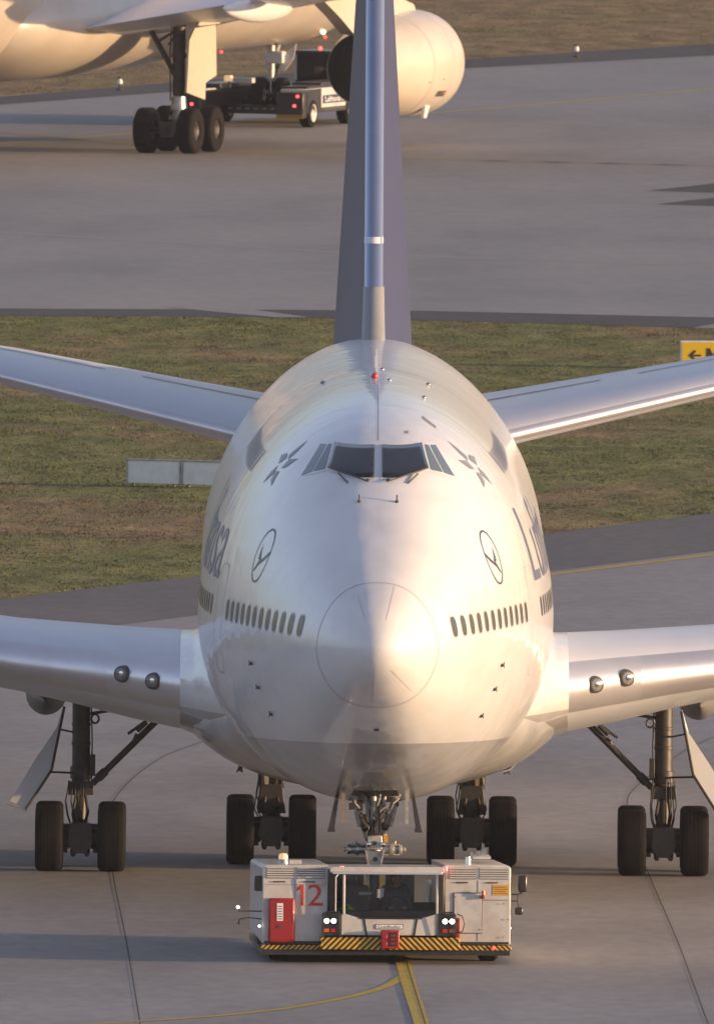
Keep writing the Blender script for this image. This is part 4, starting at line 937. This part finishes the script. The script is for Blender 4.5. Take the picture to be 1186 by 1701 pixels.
for s, xm, zt, zb in ((1, 2.44, 1.61, 1.30), (-1, -2.42, 1.56, 1.28)):
    if s > 0:
        part(MB().tube([(2.2, .25, 1.27), (2.36, .25, 1.27), (2.44, .25, 1.30)], .014, 8).tube([(2.2, .25, 1.15), (2.36, .25, 1.15), (2.36, .25, 1.27)], .012, 8), 'mirror_arm', 'blackpaint')
        part(MB().box(2.36, 2.53, .18, .27, 1.31, 1.62), 'mirror', 'blackpaint', bevel=.035)
        part(MB().box(2.31, 2.46, .2, .3, .90, 1.04), 'side_lamp', 'blackpaint', bevel=.03)
        part(MB().tube([(2.36, .25, 1.15), (2.38, .25, 1.03)], .012, 8), 'lamp_arm', 'blackpaint')
    else:
        part(MB().box(-2.38, -2.22, .3, .38, 1.30, 1.58), 'mirror', 'blackpaint', bevel=.03)
        part(MB().tube([(-2.25, .3, .94), (-2.52, .2, .95), (-2.66, .15, .95), (-2.68, .15, 1.01)], .012, 8).tube([(-2.25, .3, .80), (-2.5, .2, .83), (-2.66, .15, .80), (-2.66, .15, .74)], .012, 8), 'lamp_arm', 'blackpaint')
        part(MB().sphere((-2.68, .14, 1.02), .028), 'side_lamp', 'lamp_white'); part(MB().sphere((-2.66, .14, .74), .03), 'side_lamp', 'blackpaint'); part(MB().sphere((-2.29, .17, .68), .022), 'side_lamp', 'lamp_white')
part(MB().tube([(-.93, .05, .95), (-.93, .02, 1.58), (-.86, .04, 1.66)], .014, 8), 'grab_rail', 'tug_white')
part(MB().tube([(1.0, .05, .95), (1.0, .02, 1.58), (.94, .04, 1.66)], .014, 8), 'grab_rail', 'blackpaint')
part(MB().sphere((1.93, .12, .31), .03), 'marker_lamp', 'lamp_red_dim'); part(MB().sphere((2.225, .25, .66), .018), 'marker_lamp', 'lamp_white')
# inside the cab
part(MB().prism([(.35, .44), (.75, .44), (.75, .88), (.35, .97)], -.9, .95, 'x'), 'dashboard', 'blackpaint', bevel=.03)
sw = MB()
for k in range(20):
    a0, a1 = 2 * pi * k / 20, 2 * pi * (k + 1) / 20
    f_ = lambda a: (.22 + .17 * cos(a), .80 + .05 * sin(a), 1.03 + .15 * sin(a))
    sw.cyl(f_(a0), f_(a1), .012, .012, 6)
part(sw, 'steering_wheel', 'blackpaint')
for x in (-.5, .22):
    part(MB().box(x - .26, x + .26, 1.05, 1.6, .60, .72), 'driver_seat', 'seat', bevel=.05); part(MB().box(x - .25, x + .25, 1.5, 1.65, .72, 1.35), 'seat_back', 'seat', bevel=.06)
part(MB().prism([(-.17, 1.18), (-.05, 1.20), (-.04, 1.36), (-.16, 1.34)], .40, .41), 'paper_sheet', 'paper')
part(MB().box(-.47, -.23, .80, .84, 1.21, 1.27), 'cab_monitor', 'alu_dull', bevel=.01)
hv = MB(); hv.sphere((-.70, .62, .92), .18, .14, .12, 14, 8); hv.v = [(a, b, c + .03 * sin(a * 31) * cos(b * 27)) for a, b, c in hv.v]
tag(hv.build('safety_jacket', 'hivis'), 'green high visibility jacket bundled on the dashboard of the near tow tractor', 'jacket')
jk = bpy.data.objects['safety_jacket']; jk.location = tug.location; jk.rotation_euler = tug.rotation_euler

# driver: one continuous skinned figure
def figure(name, joints, links, m):
    me = bpy.data.meshes.new(name); me.from_pydata([j[0] for j in joints], links, [])
    o = bpy.data.objects.new(name, me); COL.objects.link(o)
    sk = o.modifiers.new('skin', 'SKIN'); sk.use_smooth_shade = True
    if not me.skin_vertices: me.skin_vertices.new(name='s')
    for i, j in enumerate(joints): me.skin_vertices[0].data[i].radius = (j[1], j[1] * (j[2] if len(j) > 2 else 1))
    me.skin_vertices[0].data[0].use_root = True
    sb = o.modifiers.new('sub', 'SUBSURF'); sb.levels = 2; sb.render_levels = 2
    me.materials.append(M[m]); return o
J = [((0, 0, 0), .14, .8), ((0, .02, .18), .13, .75), ((0, 0, .40), .15, .7), ((0, -.02, .50), .07), ((0, -.05, .58), .048), ((0, -.07, .66), .075, 1.1), ((0, -.075, .74), .075, 1.1),
     ((.19, 0, .42), .065), ((.24, -.14, .20), .048), ((.17, -.38, .20), .038), ((.12, -.45, .23), .032), ((-.19, 0, .42), .065), ((-.24, -.14, .20), .048), ((-.17, -.38, .20), .038), ((-.12, -.45, .23), .032),
     ((.10, -.10, -.02), .10), ((.13, -.45, .02), .075), ((.13, -.52, -.2), .05), ((-.10, -.10, -.02), .10), ((-.13, -.45, .02), .075), ((-.13, -.52, -.2), .05)]
Lk = [(0, 1), (1, 2), (2, 3), (3, 4), (4, 5), (5, 6), (2, 7), (7, 8), (8, 9), (9, 10), (2, 11), (11, 12), (12, 13), (13, 14), (0, 15), (15, 16), (16, 17), (0, 18), (18, 19), (19, 20)]
drv = figure('person', J, Lk, 'cloth'); drv.location = tug.matrix_basis @ Vector((.24, 1.32, .76)); drv.rotation_euler = (0, 0, .035)
tag(drv, 'driver in a dark jacket sitting behind the windscreen of the near tow tractor', 'person')
hd = MB()
rings = []
for z, rx, ry, cy in ((-.13, .035, .04, .0), (-.11, .05, .062, -.012), (-.07, .062, .082, -.008), (-.02, .070, .092, 0), (.03, .074, .096, .002), (.08, .068, .088, .006), (.115, .045, .06, .008), (.128, .01, .012, .008)):
    rings.append([(rx * cos(a), cy + ry * sin(a) - (.018 * max(0, -sin(a)) ** 12 if -.05 < z < 0 else 0), z) for a in [2 * pi * k / 24 for k in range(24)]])
hd.loft(rings).sphere((.074, .01, -.01), .012, .02, .028, 8, 6).sphere((-.074, .01, -.01), .012, .02, .028, 8, 6)
h = hd.build('face', 'skin', drv, ang=80); h.location = (0, -.085, .70)
e = MB().sphere((.026, -.090, .012), .011, .008, .007, 8, 6).sphere((-.026, -.090, .012), .011, .008, .007, 8, 6).box(-.022, .022, -.092, -.080, -.062, -.056).build('eyes_and_mouth', 'hair', drv); e.location = h.location
e = MB().loft([[(r * 1.08 * cos(a), .012 + r * 1.28 * sin(a), z) for a in [2 * pi * k / 24 for k in range(24)]] for z, r in ((.045, .074), (.085, .070), (.118, .048), (.135, .01))]).build('hair', 'hair', drv, ang=80); e.location = h.location
for s in (-1, 1):
    mb = MB(); c = Vector((s * .12, -.47, .235)); mb.sphere(c, .035, .045, .022, 10, 8)
    for k in range(4):
        b0 = c + Vector((s * (-.028 + k * .018), -.035, .004)); mb.tube([b0, b0 + Vector((0, -.032, .004)), b0 + Vector((0, -.045, -.022)), b0 + Vector((0, -.028, -.038))], .0085, 6)
    b0 = c + Vector((-s * .03, -.005, 0)); mb.tube([b0, b0 + Vector((-s * .022, -.025, -.008)), b0 + Vector((-s * .018, -.045, -.014))], .009, 6)
    mb.build('hand', 'skin', drv)

# ------------------------------------------------------------------ second airliner, seen from behind (local: nose gear y=0, y runs aft, -x is its right side)
RZ2 = radians(162)
jet2 = empty('twin_jet', (-2.81, 1013.9, 0.0), RZ2)
tag(jet2, 'pale wide body twin jet moving away in the background, with sunlit belly and engine', 'airliner')
rings = []
for y in [-6.69, -6.6, -6.3, -5.8, -5.0, -4.0, -2.8, -1.4, 0, 1.5, 3, 6, 10, 16, 24, 30, 36, 40, 44, 48, 52, 56]:
    t = min(max((y + 6.7) / 8.2, 0), 1); r = 2.82 * (1 - (1 - t) ** 2.1) ** .62; zc = 5.32 - .9 * (1 - t) ** 1.6
    if y > 36: q = (y - 36) / 20.5; r = 2.82 * (1 - q ** 1.6) + .1; zc = 5.32 + 1.6 * q ** 1.4
    rings.append([(r * sin(a), y, zc + r * cos(a)) for a in [2 * pi * k / 72 for k in range(72)]])
MB().loft(rings).build('fuselage', 'beige', jet2, ang=80)
rings = []
for y, a, b in [(10.5, 1.6, .5), (12, 2.5, 1.1), (14, 3.1, 1.5), (17, 3.55, 1.80), (24, 3.72, 1.9), (28, 3.7, 1.88), (30, 3.4, 1.7), (32, 2.7, 1.25), (33.5, 1.6, .6)]:
    rings.append([(a * sin(t), y, 4.02 + b * cos(t)) for t in [2 * pi * k / 56 for k in range(56)]])
MB().loft(rings).build('wing_fairing', 'beige', jet2, ang=80)
W2 = [(1.5, 16.0, 3.95, 13.4, .70, .75, .02), (3.2, 17.5, 4.10, 11.6, .62, .66, .025), (8.2, 20.2, 4.95, 8.8, .46, .46, .028), (9.6, 21.0, 5.15, 8.2, .42, .42, .025), (20, 28.5, 6.5, 5.4, .26, .26, .01), (30, 36, 8.0, 2.6, .13, .13, 0)]
for sg in (-1, 1): wing(W2, .04, 'wing', 'wing_paint', 'alu', jet2, sg)
for sg in (-1, 1):
    for X, y0, z0 in ((8.6, 24.2, 4.45), (13.2, 26.5, 5.25)):
        rings = []
        for k in range(13):
            t = k / 12; r = max(sin(pi * t) ** .6, .03); rings.append([(sg * X + .33 * r * cos(q), y0 + 6.8 * t, z0 + .18 * t + .44 * r * sin(q)) for q in [2 * pi * j / 20 for j in range(20)]])
        MB().loft(rings).build('flap_track_fairing', 'wing_paint', jet2)
    ex = sg * 9.4; zc = 2.54
    nc = MB().lathe([(1.30, .55), (1.28, .25), (1.33, .06), (1.42, .0), (1.53, .10), (1.61, .35), (1.665, .9), (1.67, 1.6), (1.64, 2.5), (1.56, 3.4), (1.43, 4.3), (1.27, 5.1), (1.10, 5.8), (1.09, 5.79)], (ex, 14.0, zc), (0, 1, -.012), 72).build('engine_nacelle', 'nacelle', jet2, ang=50)
    MB().lathe([(1.089, 5.792), (1.03, 5.45), (1.0, 5.2), (.001, 5.0)], (ex, 14.0, zc), (0, 1, -.012), 40).build('exhaust_duct', 'black', nc)
    MB().lathe([(.35, 5.1), (.30, 5.6), (.16, 5.95), (.001, 6.1)], (ex, 14.0, zc), (0, 1, -.012), 32).build('exhaust_cone', 'dark_steel', nc)
    MB().lathe([(1.29, .5), (.3, .9), (.001, .4)], (ex, 14.0, zc), (0, 1, 0), 40).build('fan', 'dark_steel', nc)
    MB().lathe([(1.672, 1.55), (1.674, 1.56), (1.672, 1.575)], (ex, 14.0, zc), (0, 1, -.012), 72).build('cowl_joint', 'line', nc)
    MB().lathe([(1.578, 3.24), (1.576, 3.27)], (ex, 14.0, zc), (0, 1, -.012), 72).build('cowl_joint', 'line', nc)
    MB().prism([(14.6, 3.7), (15.2, 4.35), (17.5, 4.75), (20.0, 5.25), (25.0, 5.5), (26.0, 5.1), (24.2, 4.70), (22.6, 4.15), (21.2, 3.60), (20.0, 3.50)], ex - .22, ex + .22, 'x').build('engine_pylon', 'nacelle', jet2, ang=20)
    d = MB().prism([(16.8, 1.42), (17.15, 1.44), (17.2, 1.30), (16.85, 1.27)], ex - .95 if sg < 0 else ex + .86, ex - .86 if sg < 0 else ex + .95, 'x'); 
    MB().prism([(16.1, 1.30), (16.6, 1.30), (16.75, .88), (16.5, .88)], ex + sg * 1.02 - .05, ex + sg * 1.02 + .05, 'x').build('drain_mast', 'paint_white', nc)
# nacelle access marks facing the camera side
def nac_pt(u, ang, off):  # ang from straight down towards outboard (right wing)
    r = float(np.interp(u - 14.0, [0, .1, .35, .9, 1.6, 2.5, 3.4, 4.3, 5.1, 5.8], [1.42, 1.53, 1.61, 1.665, 1.67, 1.64, 1.56, 1.43, 1.27, 1.10])) + off
    return Vector((-9.4 - r * sin(ang), u, 2.53 - r * cos(ang)))
def nac_patch(name, u0, u1, a0, a1, m):
    vs = []; fs = []
    for i in range(5):
        for j in range(5): vs.append(nac_pt(u0 + (u1 - u0) * i / 4, a0 + (a1 - a0) * j / 4, .012))
    fs = [(i * 5 + j, i * 5 + j + 1, (i + 1) * 5 + j + 1, (i + 1) * 5 + j) for i in range(4) for j in range(4)]
    MB().add(vs, fs).build(name, m, jet2)
nac_patch('cowl_vent', 15.7, 16.5, .93, 1.06, 'dark_line'); nac_patch('cowl_stain', 15.75, 15.95, 1.0, 1.04, 'red_print'); nac_patch('cowl_stain', 16.3, 16.4, 1.28, 1.31, 'dark_line'); nac_patch('cowl_stain', 17.4, 17.5, 1.22, 1.25, 'dark_line')

TY2, RI2 = tyre_mesh('tyre', .70, .52, .30), rim_mesh('wheel_rim', .30, .52)
RI2.materials[0] = M['dark_steel']
for me in (TY2, RI2): me.shade_smooth(); me.set_sharp_from_angle(angle=radians(40))
for sg in (-1, 1):
    X = sg * 5.35; Y = 25.4
    g = MB().cyl((X, Y, 1.75), (X, Y, 4.6), .19, .21, 20).cyl((X, Y, 2.9), (X, Y, 3.05), .23, .23, 20).build('main_gear_leg', 'dark_steel', jet2)
    MB().cyl((X, Y, .75), (X, Y, 1.3), .18, .18, 20).cyl((X, Y, 1.3), (X, Y, 1.72), .25, .22, 20).cyl((X, Y, 1.02), (X, Y, 1.12), .30, .30, 16).build('piston', 'alu_dull', g)
    MB().cyl((X, Y - 1.1, .70), (X, Y + 1.1, .70), .15, .15, 14).cyl((X - .62, Y - .99, .70), (X + .62, Y - .99, .70), .08, .08, 12).cyl((X - .62, Y + .99, .70), (X + .62, Y + .99, .70), .08, .08, 12).prism([(X - .3, .95), (X + .3, .95), (X + .2, .5), (X - .2, .5)], Y + .9, Y + 1.1).build('bogie', 'dark_steel', g)
    for a in (-.99, .99):
        for b in (-.70, .70): wheel(g, (X + b, Y + a, .70), TY2, RI2)
    s = -sg
    MB().cyl((X + s * 1.1, Y - .1, 4.0), (X + s * .05, Y, 2.25), .085, .085, 12).cyl((X + s * .1, Y + .05, 3.75), (X + s * .75, Y, 3.35), .04, .04, 8).cyl((X + s * .35, Y, 3.3), (X + s * .1, Y + .05, 3.6), .03, .03, 8).build('side_stay', 'dark_steel', g)
    MB().tube([(X + s * .18, Y + .2, 3.9), (X + s * .22, Y + .22, 3.0), (X + s * .2, Y + .2, 1.6)], .025, 6).build('hydraulic_hose', 'dark_steel', g)
    MB().prism([(Y + .05, 3.83), (Y - 2.0, 3.88), (Y - 2.1, 2.32), (Y - 1.05, 2.12), (Y - 1.0, 1.60), (Y + .8, 1.87), (Y + .57, 3.46)], X + sg * .46, X + sg * .52, 'x').build('leg_door', 'nacelle', g)
    MB().prism([(Y + .1, 3.9), (Y - 2.0, 3.92), (Y - 1.9, 4.5), (Y + .2, 4.5)], X + sg * .60, X + sg * .66, 'x').build('hinged_door', 'nacelle', g)
# nose gear of the second airliner
g = MB().cyl((0, 0, 1.35), (0, 0, 2.75), .10, .12, 16).cyl((0, .0, 2.0), (0, .0, 2.2), .16, .16, 16).cyl((0, -.9, 2.6), (0, -.05, 1.9), .06, .06, 10).cyl((-.5, 0, 1.0), (.5, 0, 1.0), .07, .07, 10).build('nose_gear_leg', 'steel', jet2)
MB().cyl((0, 0, 1.0), (0, 0, 1.4), .085, .085, 16).build('piston', 'chrome', g)
MB().box(-.55, .05, .15, .5, 1.92, 2.32).build('gear_door', 'paint_white', g, bevel=.05)
T3, R3 = tyre_mesh('tyre', .525, .36, .22), rim_mesh('wheel_rim', .22, .36)
for b in (-.36, .36): wheel(g, (b, 0, .95), T3, R3)
fl = MB().prism([(-.93, 2.55), (-.62, 2.30), (-.38, 1.72), (-.55, 1.70), (-.85, 2.10)], .3, .34).build('gear_door', 'paint_white', g)
MB().prism([(-.50, 1.92), (-.36, 1.72), (-.55, 1.70), (-.66, 1.86)], .292, .299).build('red_placard', 'red', fl)
MB().tube([(-.1, .2, 2.2), (-.3, .3, 1.7), (-.15, .25, 1.4), (-.35, .3, 1.9), (.1, .2, 2.1)], .03, 6).build('hydraulic_hose', 'dark_steel', g)
# lights on the belly
for x, y, z, m, r in ((-1.42, -.9, 3.02, 'lamp_green', .07), (-1.45, -1.0, 2.86, 'lamp_red_dim', .05), (.15, 4.6, 2.52, 'lamp_red_dim', .05)):
    MB().sphere((x, y, z - .12), r).build('belly_light', m, jet2)
for k in range(3):
    MB().box(-.2 - k * .28, -.08 - k * .28, 1.3, 1.75, 2.50 + .02 * k, 2.55 + .02 * k).build('belly_slot', 'dark_line', jet2)

# ------------------------------------------------------------------ second tow tractor, under the far jet (local: nose gear cradle y=0, front is -y, its right side is -x)
tug2 = empty('tow_tractor', (-2.81, 1013.9, 0.0), RZ2)
tag(tug2, 'distant white and blue tow tractor with dark cab, under the far jet nose', 'tow tractor')
def p2(mb, name, m, parent=tug2, **k): return mb.build(name, m, parent, **k)
side = p2(MB().box(-2.15, -1.25, -5.2, 2.9, .45, 1.22), 'right_side_body', 'tug_white', bevel=.05)
p2(MB().box(-2.158, -2.151, -5.2, 1.5, .45, .60), 'lower_side_panel', 'blackpaint')
p2(MB().box(-2.12, -1.22, -5.1, 2.8, 1.221, 1.29), 'deck_cover', 'blackpaint')
p2(MB().box(-2.158, -2.151, 1.5, 2.9, .45, 1.2), 'rear_side_panel', 'blackpaint')
p2(MB().box(1.25, 2.15, -5.2, 2.9, .45, 1.12), 'left_side_body', 'blackpaint', bevel=.05)
p2(MB().box(1.30, 2.1, -2.0, 2.6, 1.121, 1.16), 'deck_plate', 'tug_grey')
p2(MB().box(-2.157, -2.150, -3.9, 1.35, .72, .98), 'name_band', 'navy', side)
put_text('operator_name', 'Lufthansa LEOS', 2.6, .17, 'paper', (-2.160, 1.1, .77), tug2, xdir=(0, -1, 0))
p2(MB().box(-2.16, -2.151, -3.9, 1.35, .52, .56), 'side_stripe', 'dark_line', side)
for x0, x1 in ((-2.14, -1.26), (1.26, 2.14)):
    rb = p2(MB().box(x0, x1, 2.9, 3.3, .30, 1.12), 'rear_box', 'blackpaint', bevel=.03)
    p2(MB().box(x0, x1, 3.301, 3.315, .30, .42), 'rear_stripe', 'hazard_small', rb)
    for z, xx in ((1.0, x0 + .18), (.70, x0 + .28)): p2(MB().box(xx - .045, xx + .045, 3.302, 3.33, z - .04, z + .04), 'tail_light', 'lamp_red', rb)
p2(MB().box(-1.25, 1.25, .75, 1.1, .35, .62), 'cradle_plate', 'blackpaint', bevel=.02)
for k in range(8): p2(MB().box(-1.05 + k * .28, -.91 + k * .28, 1.101, 1.11, .49, .54), 'plate_mark', 'yellow_faint')
p2(MB().box(-1.25, 1.25, -1.6, -.75, .35, .75), 'cradle_beam', 'blackpaint', bevel=.03)
p2(MB().box(-1.25, 1.25, -5.2, -1.6, .45, 1.05), 'centre_body', 'blackpaint', bevel=.03)
p2(MB().box(-2.0, -1.0, -4.2, 1.0, 1.225, 1.36), 'engine_cover', 'blackpaint', bevel=.03)
p2(MB().box(1.15, 1.9, -3.0, 1.6, 1.13, 1.30), 'engine_cover', 'blackpaint', bevel=.03)
cb = MB()
c2 = p2(MB().box(-1.25, .35, -5.1, -3.3, 2.10, 2.22), 'cab_roof', 'blackpaint', bevel=.03)
p2(MB().box(-1.2, .3, -5.05, -3.4, 1.05, 1.30), 'cab_body', 'blackpaint', bevel=.02)
for x in (-1.22, .26):
    for y in (-5.05, -3.42): p2(MB().box(x, x + .07, y, y + .07, 1.3, 2.1), 'cab_pillar', 'tug_white', c2)
p2(MB().box(-1.15, .26, -3.40, -3.39, 1.3, 2.1), 'cab_window', 'glass', c2); p2(MB().box(-1.21, -1.20, -4.98, -3.42, 1.3, 2.1), 'cab_window', 'glass', c2)
p2(MB().box(.31, .32, -4.98, -3.42, 1.3, 2.1), 'cab_window', 'glass', c2); p2(MB().box(-1.15, .26, -5.03, -5.02, 1.3, 2.1), 'cab_window', 'glass', c2)
p2(MB().sphere((-.35, -3.9, 2.28), .06), 'beacon', 'lamp_red'); 
p2(MB().cyl((1.0, 1.2, 1.12), (1.0, 1.2, 1.36), .04, .04, 8), 'beacon_post', 'blackpaint'); p2(MB().box(.90, 1.14, 1.1, 1.3, 1.36, 1.55), 'beacon', 'lamp_orange', bevel=.03)
p2(MB().box(.2, .85, 1.0, 1.3, 1.32, 1.48), 'deck_box', 'tug_grey', bevel=.02)
for x in (-2.0, 2.0):
    for y in (2.35, -1.45):
        wt = p2(MB().lathe([(.28, -.17), (.38, -.19), (.45, -.13), (.45, .13), (.38, .19), (.28, .17)], (x, y, .45), (1, 0, 0), 28), 'wheel', 'tyre')
        p2(MB().lathe([(.001, -.15), (.1, -.17), (.2, -.12), (.285, -.19), (.285, .19), (.2, .12), (.1, .17), (.001, .15)], (x, y, .45), (1, 0, 0), 20), 'wheel_rim', 'tug_white', wt)
for x in (-2.16, 2.02):
    for y in (2.35, -1.45): p2(MB().box(x, x + .14, y - .52, y + .52, .44, .93), 'wheel_arch', 'blackpaint', bevel=.04)

# ------------------------------------------------------------------ signs and lights in the grass
sb = empty('taxiway_sign', (-5.46, 765.0, 0), radians(-22))
tag(sb, 'grey back of a low taxiway sign standing in the grass beside the jet', 'sign')
for k in range(3):
    x = k * 1.42; f = MB().box(x, x + 1.38, -.06, .06, .06, .60).build('sign_panel', 'sign_grey', sb, bevel=.008)
    MB().box(x - .01, x + 1.39, -.075, .075, .601, .64).build('frame', 'alu_dull', f); MB().box(x - .01, x + .03, -.085, -.061, .06, .60).build('frame', 'alu_dull', f); MB().box(x + 1.35, x + 1.39, -.085, -.061, .06, .60).build('frame', 'alu_dull', f)
    for q in (.15, 1.2): MB().cyl((x + q, 0, -.02), (x + q, 0, .07), .03, .03, 8).build('sign_leg', 'bezel', sb)
sy = empty('taxiway_sign', (8.34, 833.0, 0), 0)
tag(sy, 'yellow direction sign with a black arrow and letter M above the tailplane', 'sign')
MB().box(0, 3.4, 0, .18, .04, .74).build('sign_case', 'sign_grey', sy, bevel=.015)
MB().box(.045, 3.36, -.012, -.001, .075, .705).build('sign_face', 'sign_yellow', sy)
MB().prism([(.22, .34), (.36, .455), (.36, .385), (.55, .385), (.55, .335), (.34, .335), (.34, .30), (.335, .225)], -.02, -.013).build('arrow', 'black', sy)
bpy.data.objects['arrow'].data.clear_geometry()
me = bpy.data.objects['arrow'].data; mm = MB().box(.24, .54, -.020, -.0125, .335, .385).prism([(.22, .36), (.37, .50), (.415, .46), (.30, .36), (.415, .26), (.37, .22)], -.0215, -.0132).mesh('arrow', 'black'); bpy.data.objects['arrow'].data = mm
MB().prism([(.68, .17), (.68, .55), (.77, .55), (.86, .36), (.95, .55), (1.04, .55), (1.04, .17), (.96, .17), (.96, .40), (.88, .23), (.84, .23), (.76, .40), (.76, .17)], -.020, -.0125).build('letter', 'black', sy)
for q in (.3, 1.7, 3.1): MB().cyl((q, .09, -.02), (q, .09, .045), .04, .04, 8).build('sign_leg', 'alu_dull', sy)
for (x, d, lab) in ((7.25, 1080.5, 'small white edge light on the dark far shoulder, to the side of the far jet'), (-7.8, 1044.0, 'small white edge light on the far shoulder, under the belly of the far jet')):
    e = empty('edge_light', (x, d, 0.01)); tag(e, lab, 'edge light', 'edge lights along the far shoulder')
    MB().cyl((0, 0, 0), (0, 0, .05), .13, .11, 16).cyl((0, 0, .05), (0, 0, .2), .03, .03, 10).build('stem', 'black', e)
    MB().lathe([(.06, 0), (.08, .03), (.075, .12), (.04, .17), (.001, .18)], (0, 0, .2), (0, 0, 1), 16).build('lens', 'paper', e)
    MB().lathe([(.085, 0), (.07, .05), (.001, .06)], (0, 0, .385), (0, 0, 1), 14).build('cap', 'black', e)

# ------------------------------------------------------------------ evening haze over the airfield
hz = MB().box(-2700, 2700, -2500, 3700, -1.5, CAM_H + 6).build('haze', 'paint_white', None, smooth=False)
hz.data.materials.clear(); hm = bpy.data.materials.new('haze_air'); hm.use_nodes = True; hz.data.materials.append(hm)
HN = hm.node_tree; HN.nodes.remove(HN.nodes['Principled BSDF']); pv = HN.nodes.new('ShaderNodeVolumePrincipled')
pv.inputs['Color'].default_value = (0.90, 0.93, 1.0, 1); pv.inputs['Density'].default_value = 0.000032; pv.inputs['Anisotropy'].default_value = 0.2
HN.links.new(pv.outputs[0], HN.nodes['Material Output'].inputs['Volume']); hz['kind'] = 'stuff'
